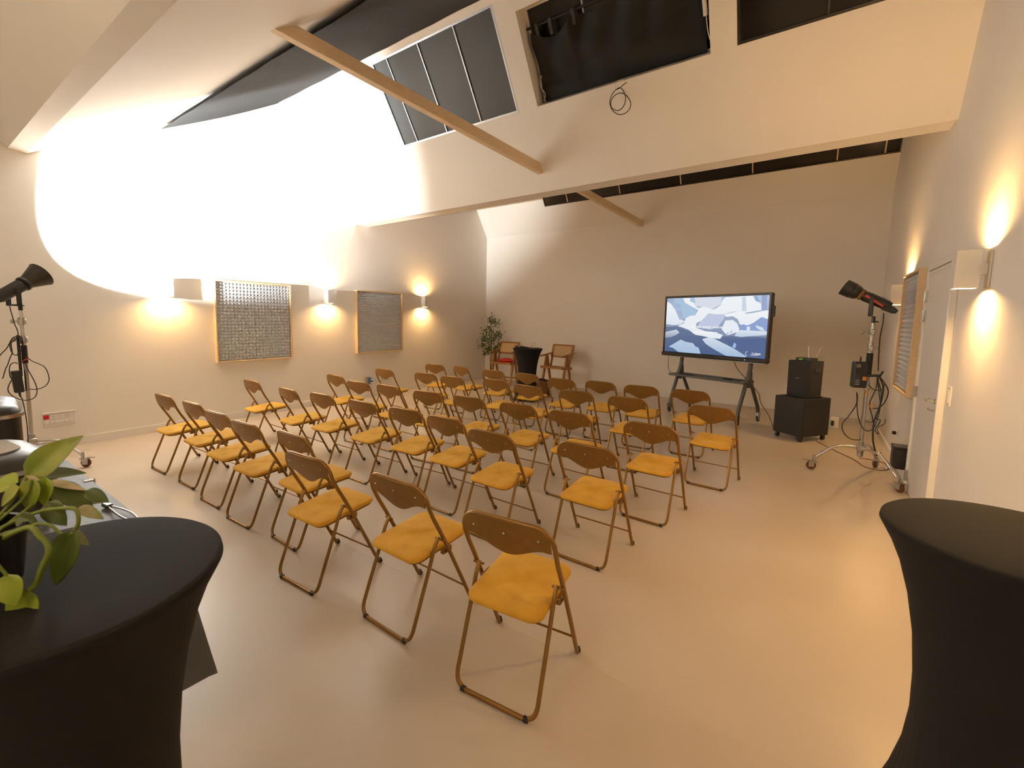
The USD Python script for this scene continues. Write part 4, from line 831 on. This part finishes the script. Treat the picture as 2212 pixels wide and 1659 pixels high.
def make_armchair(label, loc, rz):
    t = thing('cane_armchair', label, 'armchair', loc, rz, 'cane armchairs on the stage')
    # local: faces -y
    def bar(p, q, w, h2, up=(0, 0, 1)):
        p, q = np.array(p, float), np.array(q, float); d = q - p; d /= np.linalg.norm(d); s = np.cross(d, up); s /= np.linalg.norm(s); u = np.cross(s, d)
        return hull([c + s * a * w / 2 + u * b * h2 / 2 for c in (p, q) for a in (-1, 1) for b in (-1, 1)])
    for s in (-1, 1):
        x = s * .27
        obj('leg', hull([(x - .018, -.06, .80), (x + .018, -.06, .80), (x - .018, .02, .80), (x + .018, .02, .80), (x - .018, -.24, 0), (x + .018, -.24, 0), (x - .018, -.205, 0), (x + .018, -.205, 0)]), 'teak', t)
        obj('leg', hull([(x - .018, -.05, .78), (x + .018, -.05, .78), (x - .018, .03, .78), (x + .018, .03, .78), (x - .018, .22, 0), (x + .018, .22, 0), (x - .018, .185, 0), (x + .018, .185, 0)]), 'teak', t)
        obj('armrest', bar((x, -.27, .785), (x, .24, .838), .055, .028), 'teak', t)
        obj('back_post', bar((s * .24, .10, .50), (s * .255, .27, 1.03), .03, .04), 'teak', t)
    obj('seat_frame', cat_(bar((-.28, -.24, .535), (.28, -.24, .535), .035, .05), bar((-.27, .20, .50), (.27, .20, .50), .035, .05), bar((-.262, -.24, .53), (-.262, .20, .505), .035, .05), bar((.262, -.24, .53), (.262, .20, .505), .035, .05)), 'teak', t)
    P = [[(-.25 + .5 * j / 10, -.225 + .41 * i / 8, .55 - .03 * i / 8 - .03 * math.sin(PI * j / 10)) for j in range(11)] for i in range(9)]
    obj('cane_seat', grid(P, .006), 'cane', t, True)
    bf = lambda x, z: (x, .10 + (z - .5) * .32, z)
    obj('back_frame', cat_(bar(bf(-.28, 1.02), bf(.28, 1.02), .03, .035), bar(bf(-.28, .755), bf(.28, .755), .03, .035), bar(bf(-.27, .755), bf(-.27, 1.02), .035, .03, (1, 0, 0)), bar(bf(.27, .755), bf(.27, 1.02), .035, .03, (1, 0, 0))), 'teak', t)
    obj('cane_back', grid([[bf(-.255 + .51 * j / 8, .77 + .235 * i / 5) for j in range(9)] for i in range(6)], .006), 'cane', t, True)
    obj('stretcher', bar((-.27, -.20, .12), (.27, -.20, .12), .025, .03), 'teak', t); obj('stretcher', bar((-.27, .18, .14), (.27, .18, .14), .025, .03), 'teak', t)
    return t
ac = make_armchair('teak and cane armchair right of the rear cocktail table', (-4.585, 9.16, 0), -.10)
dup(ac, 'cane_armchair', 'teak and cane armchair with a red cushion, beside the fig tree', (-6.03, 9.18, 0), .10)
cs_ = thing('cushion', 'small red cushion on the left cane armchair', 'cushion', (-5.93, 9.12, .545), .1)
v = trimesh.creation.icosphere(3); p = v.vertices; p = np.sign(p) * np.abs(p) ** .8; p = p * [.19, .17, .055] + [0, 0, .05 + 0]; v.vertices = p
obj('pad', v, 'red_cloth', cs_, True); obj('pattern', cat_(*[ell((-.02 + .04 * k, -.10 + .03 * k, .095 + .002 * k), (.012, .012, .004), 1) for k in range(3)]), 'mustard_velvet', cs_, True, label='yellow motif')
bg = thing('bag', 'brown leather bag with black trim on the floor by the rear cocktail table', 'bag', (-4.43, 8.22, 0), .2)
obj('body', hull([(x * w, y * dd, z) for z, w, dd in ((0, .125, .07), (.02, .135, .08), (.27, .125, .06), (.33, .11, .03)) for x in (-1, 1) for y in (-1, 1)]), 'bag_leather', bg, 20)
obj('top_flap', hull([(x * w, y * dd, z) for z, w, dd in ((.335, .12, .045), (.35, .115, .04)) for x in (-1, 1) for y in (-1, 1)]), 'black_cloth', bg)
obj('side_panel', bx(.128, .146, -.06, .06, .005, .20, .008), 'black_cloth', bg); obj('buckle', bx(-.05, -.025, -.082, -.066, .13, .24, .004), 'dull_steel', bg); obj('strap', tube(spline([(-.09, -.03, .34), (-.05, -.05, .37), (.04, -.05, .37), (.09, -.03, .34)]), .010, 8), 'black_cloth', bg, True)
def mic(label, loc, rz):
    t = thing('microphone', label, 'microphone', loc, rz, 'black wireless microphones')
    obj('handle', cyl((-.085, 0, .022), (.10, 0, .016), .021, 16, .015), 'black_plastic', t, 40); obj('grille_head', ell((-.10, 0, .026), (.034, .027, .027), 2), 'tv_bezel', t, True); obj('ring', cyl((-.078, 0, .024), (-.068, 0, .024), .025, 16), 'dull_steel', t, 40)
    return t
m0 = mic('black wireless microphone lying near the middle of the rear cocktail table', (-4.46, 7.50, 1.041), -.35)
mic('black wireless microphone lying at the left of the rear cocktail table', (-4.60, 7.50, 1.041), -.5)
t = thing('drinking_glass', 'clear drinking glass at the back of the rear cocktail table', 'glass', (-4.40, 7.72, 1.041))
obj('glass_wall', lathe([(.004, .0), (.028, 0), (.034, .11), (.0325, .11), (.0265, .006), (.004, .006)], 24), 'glass_clear', t, 40)
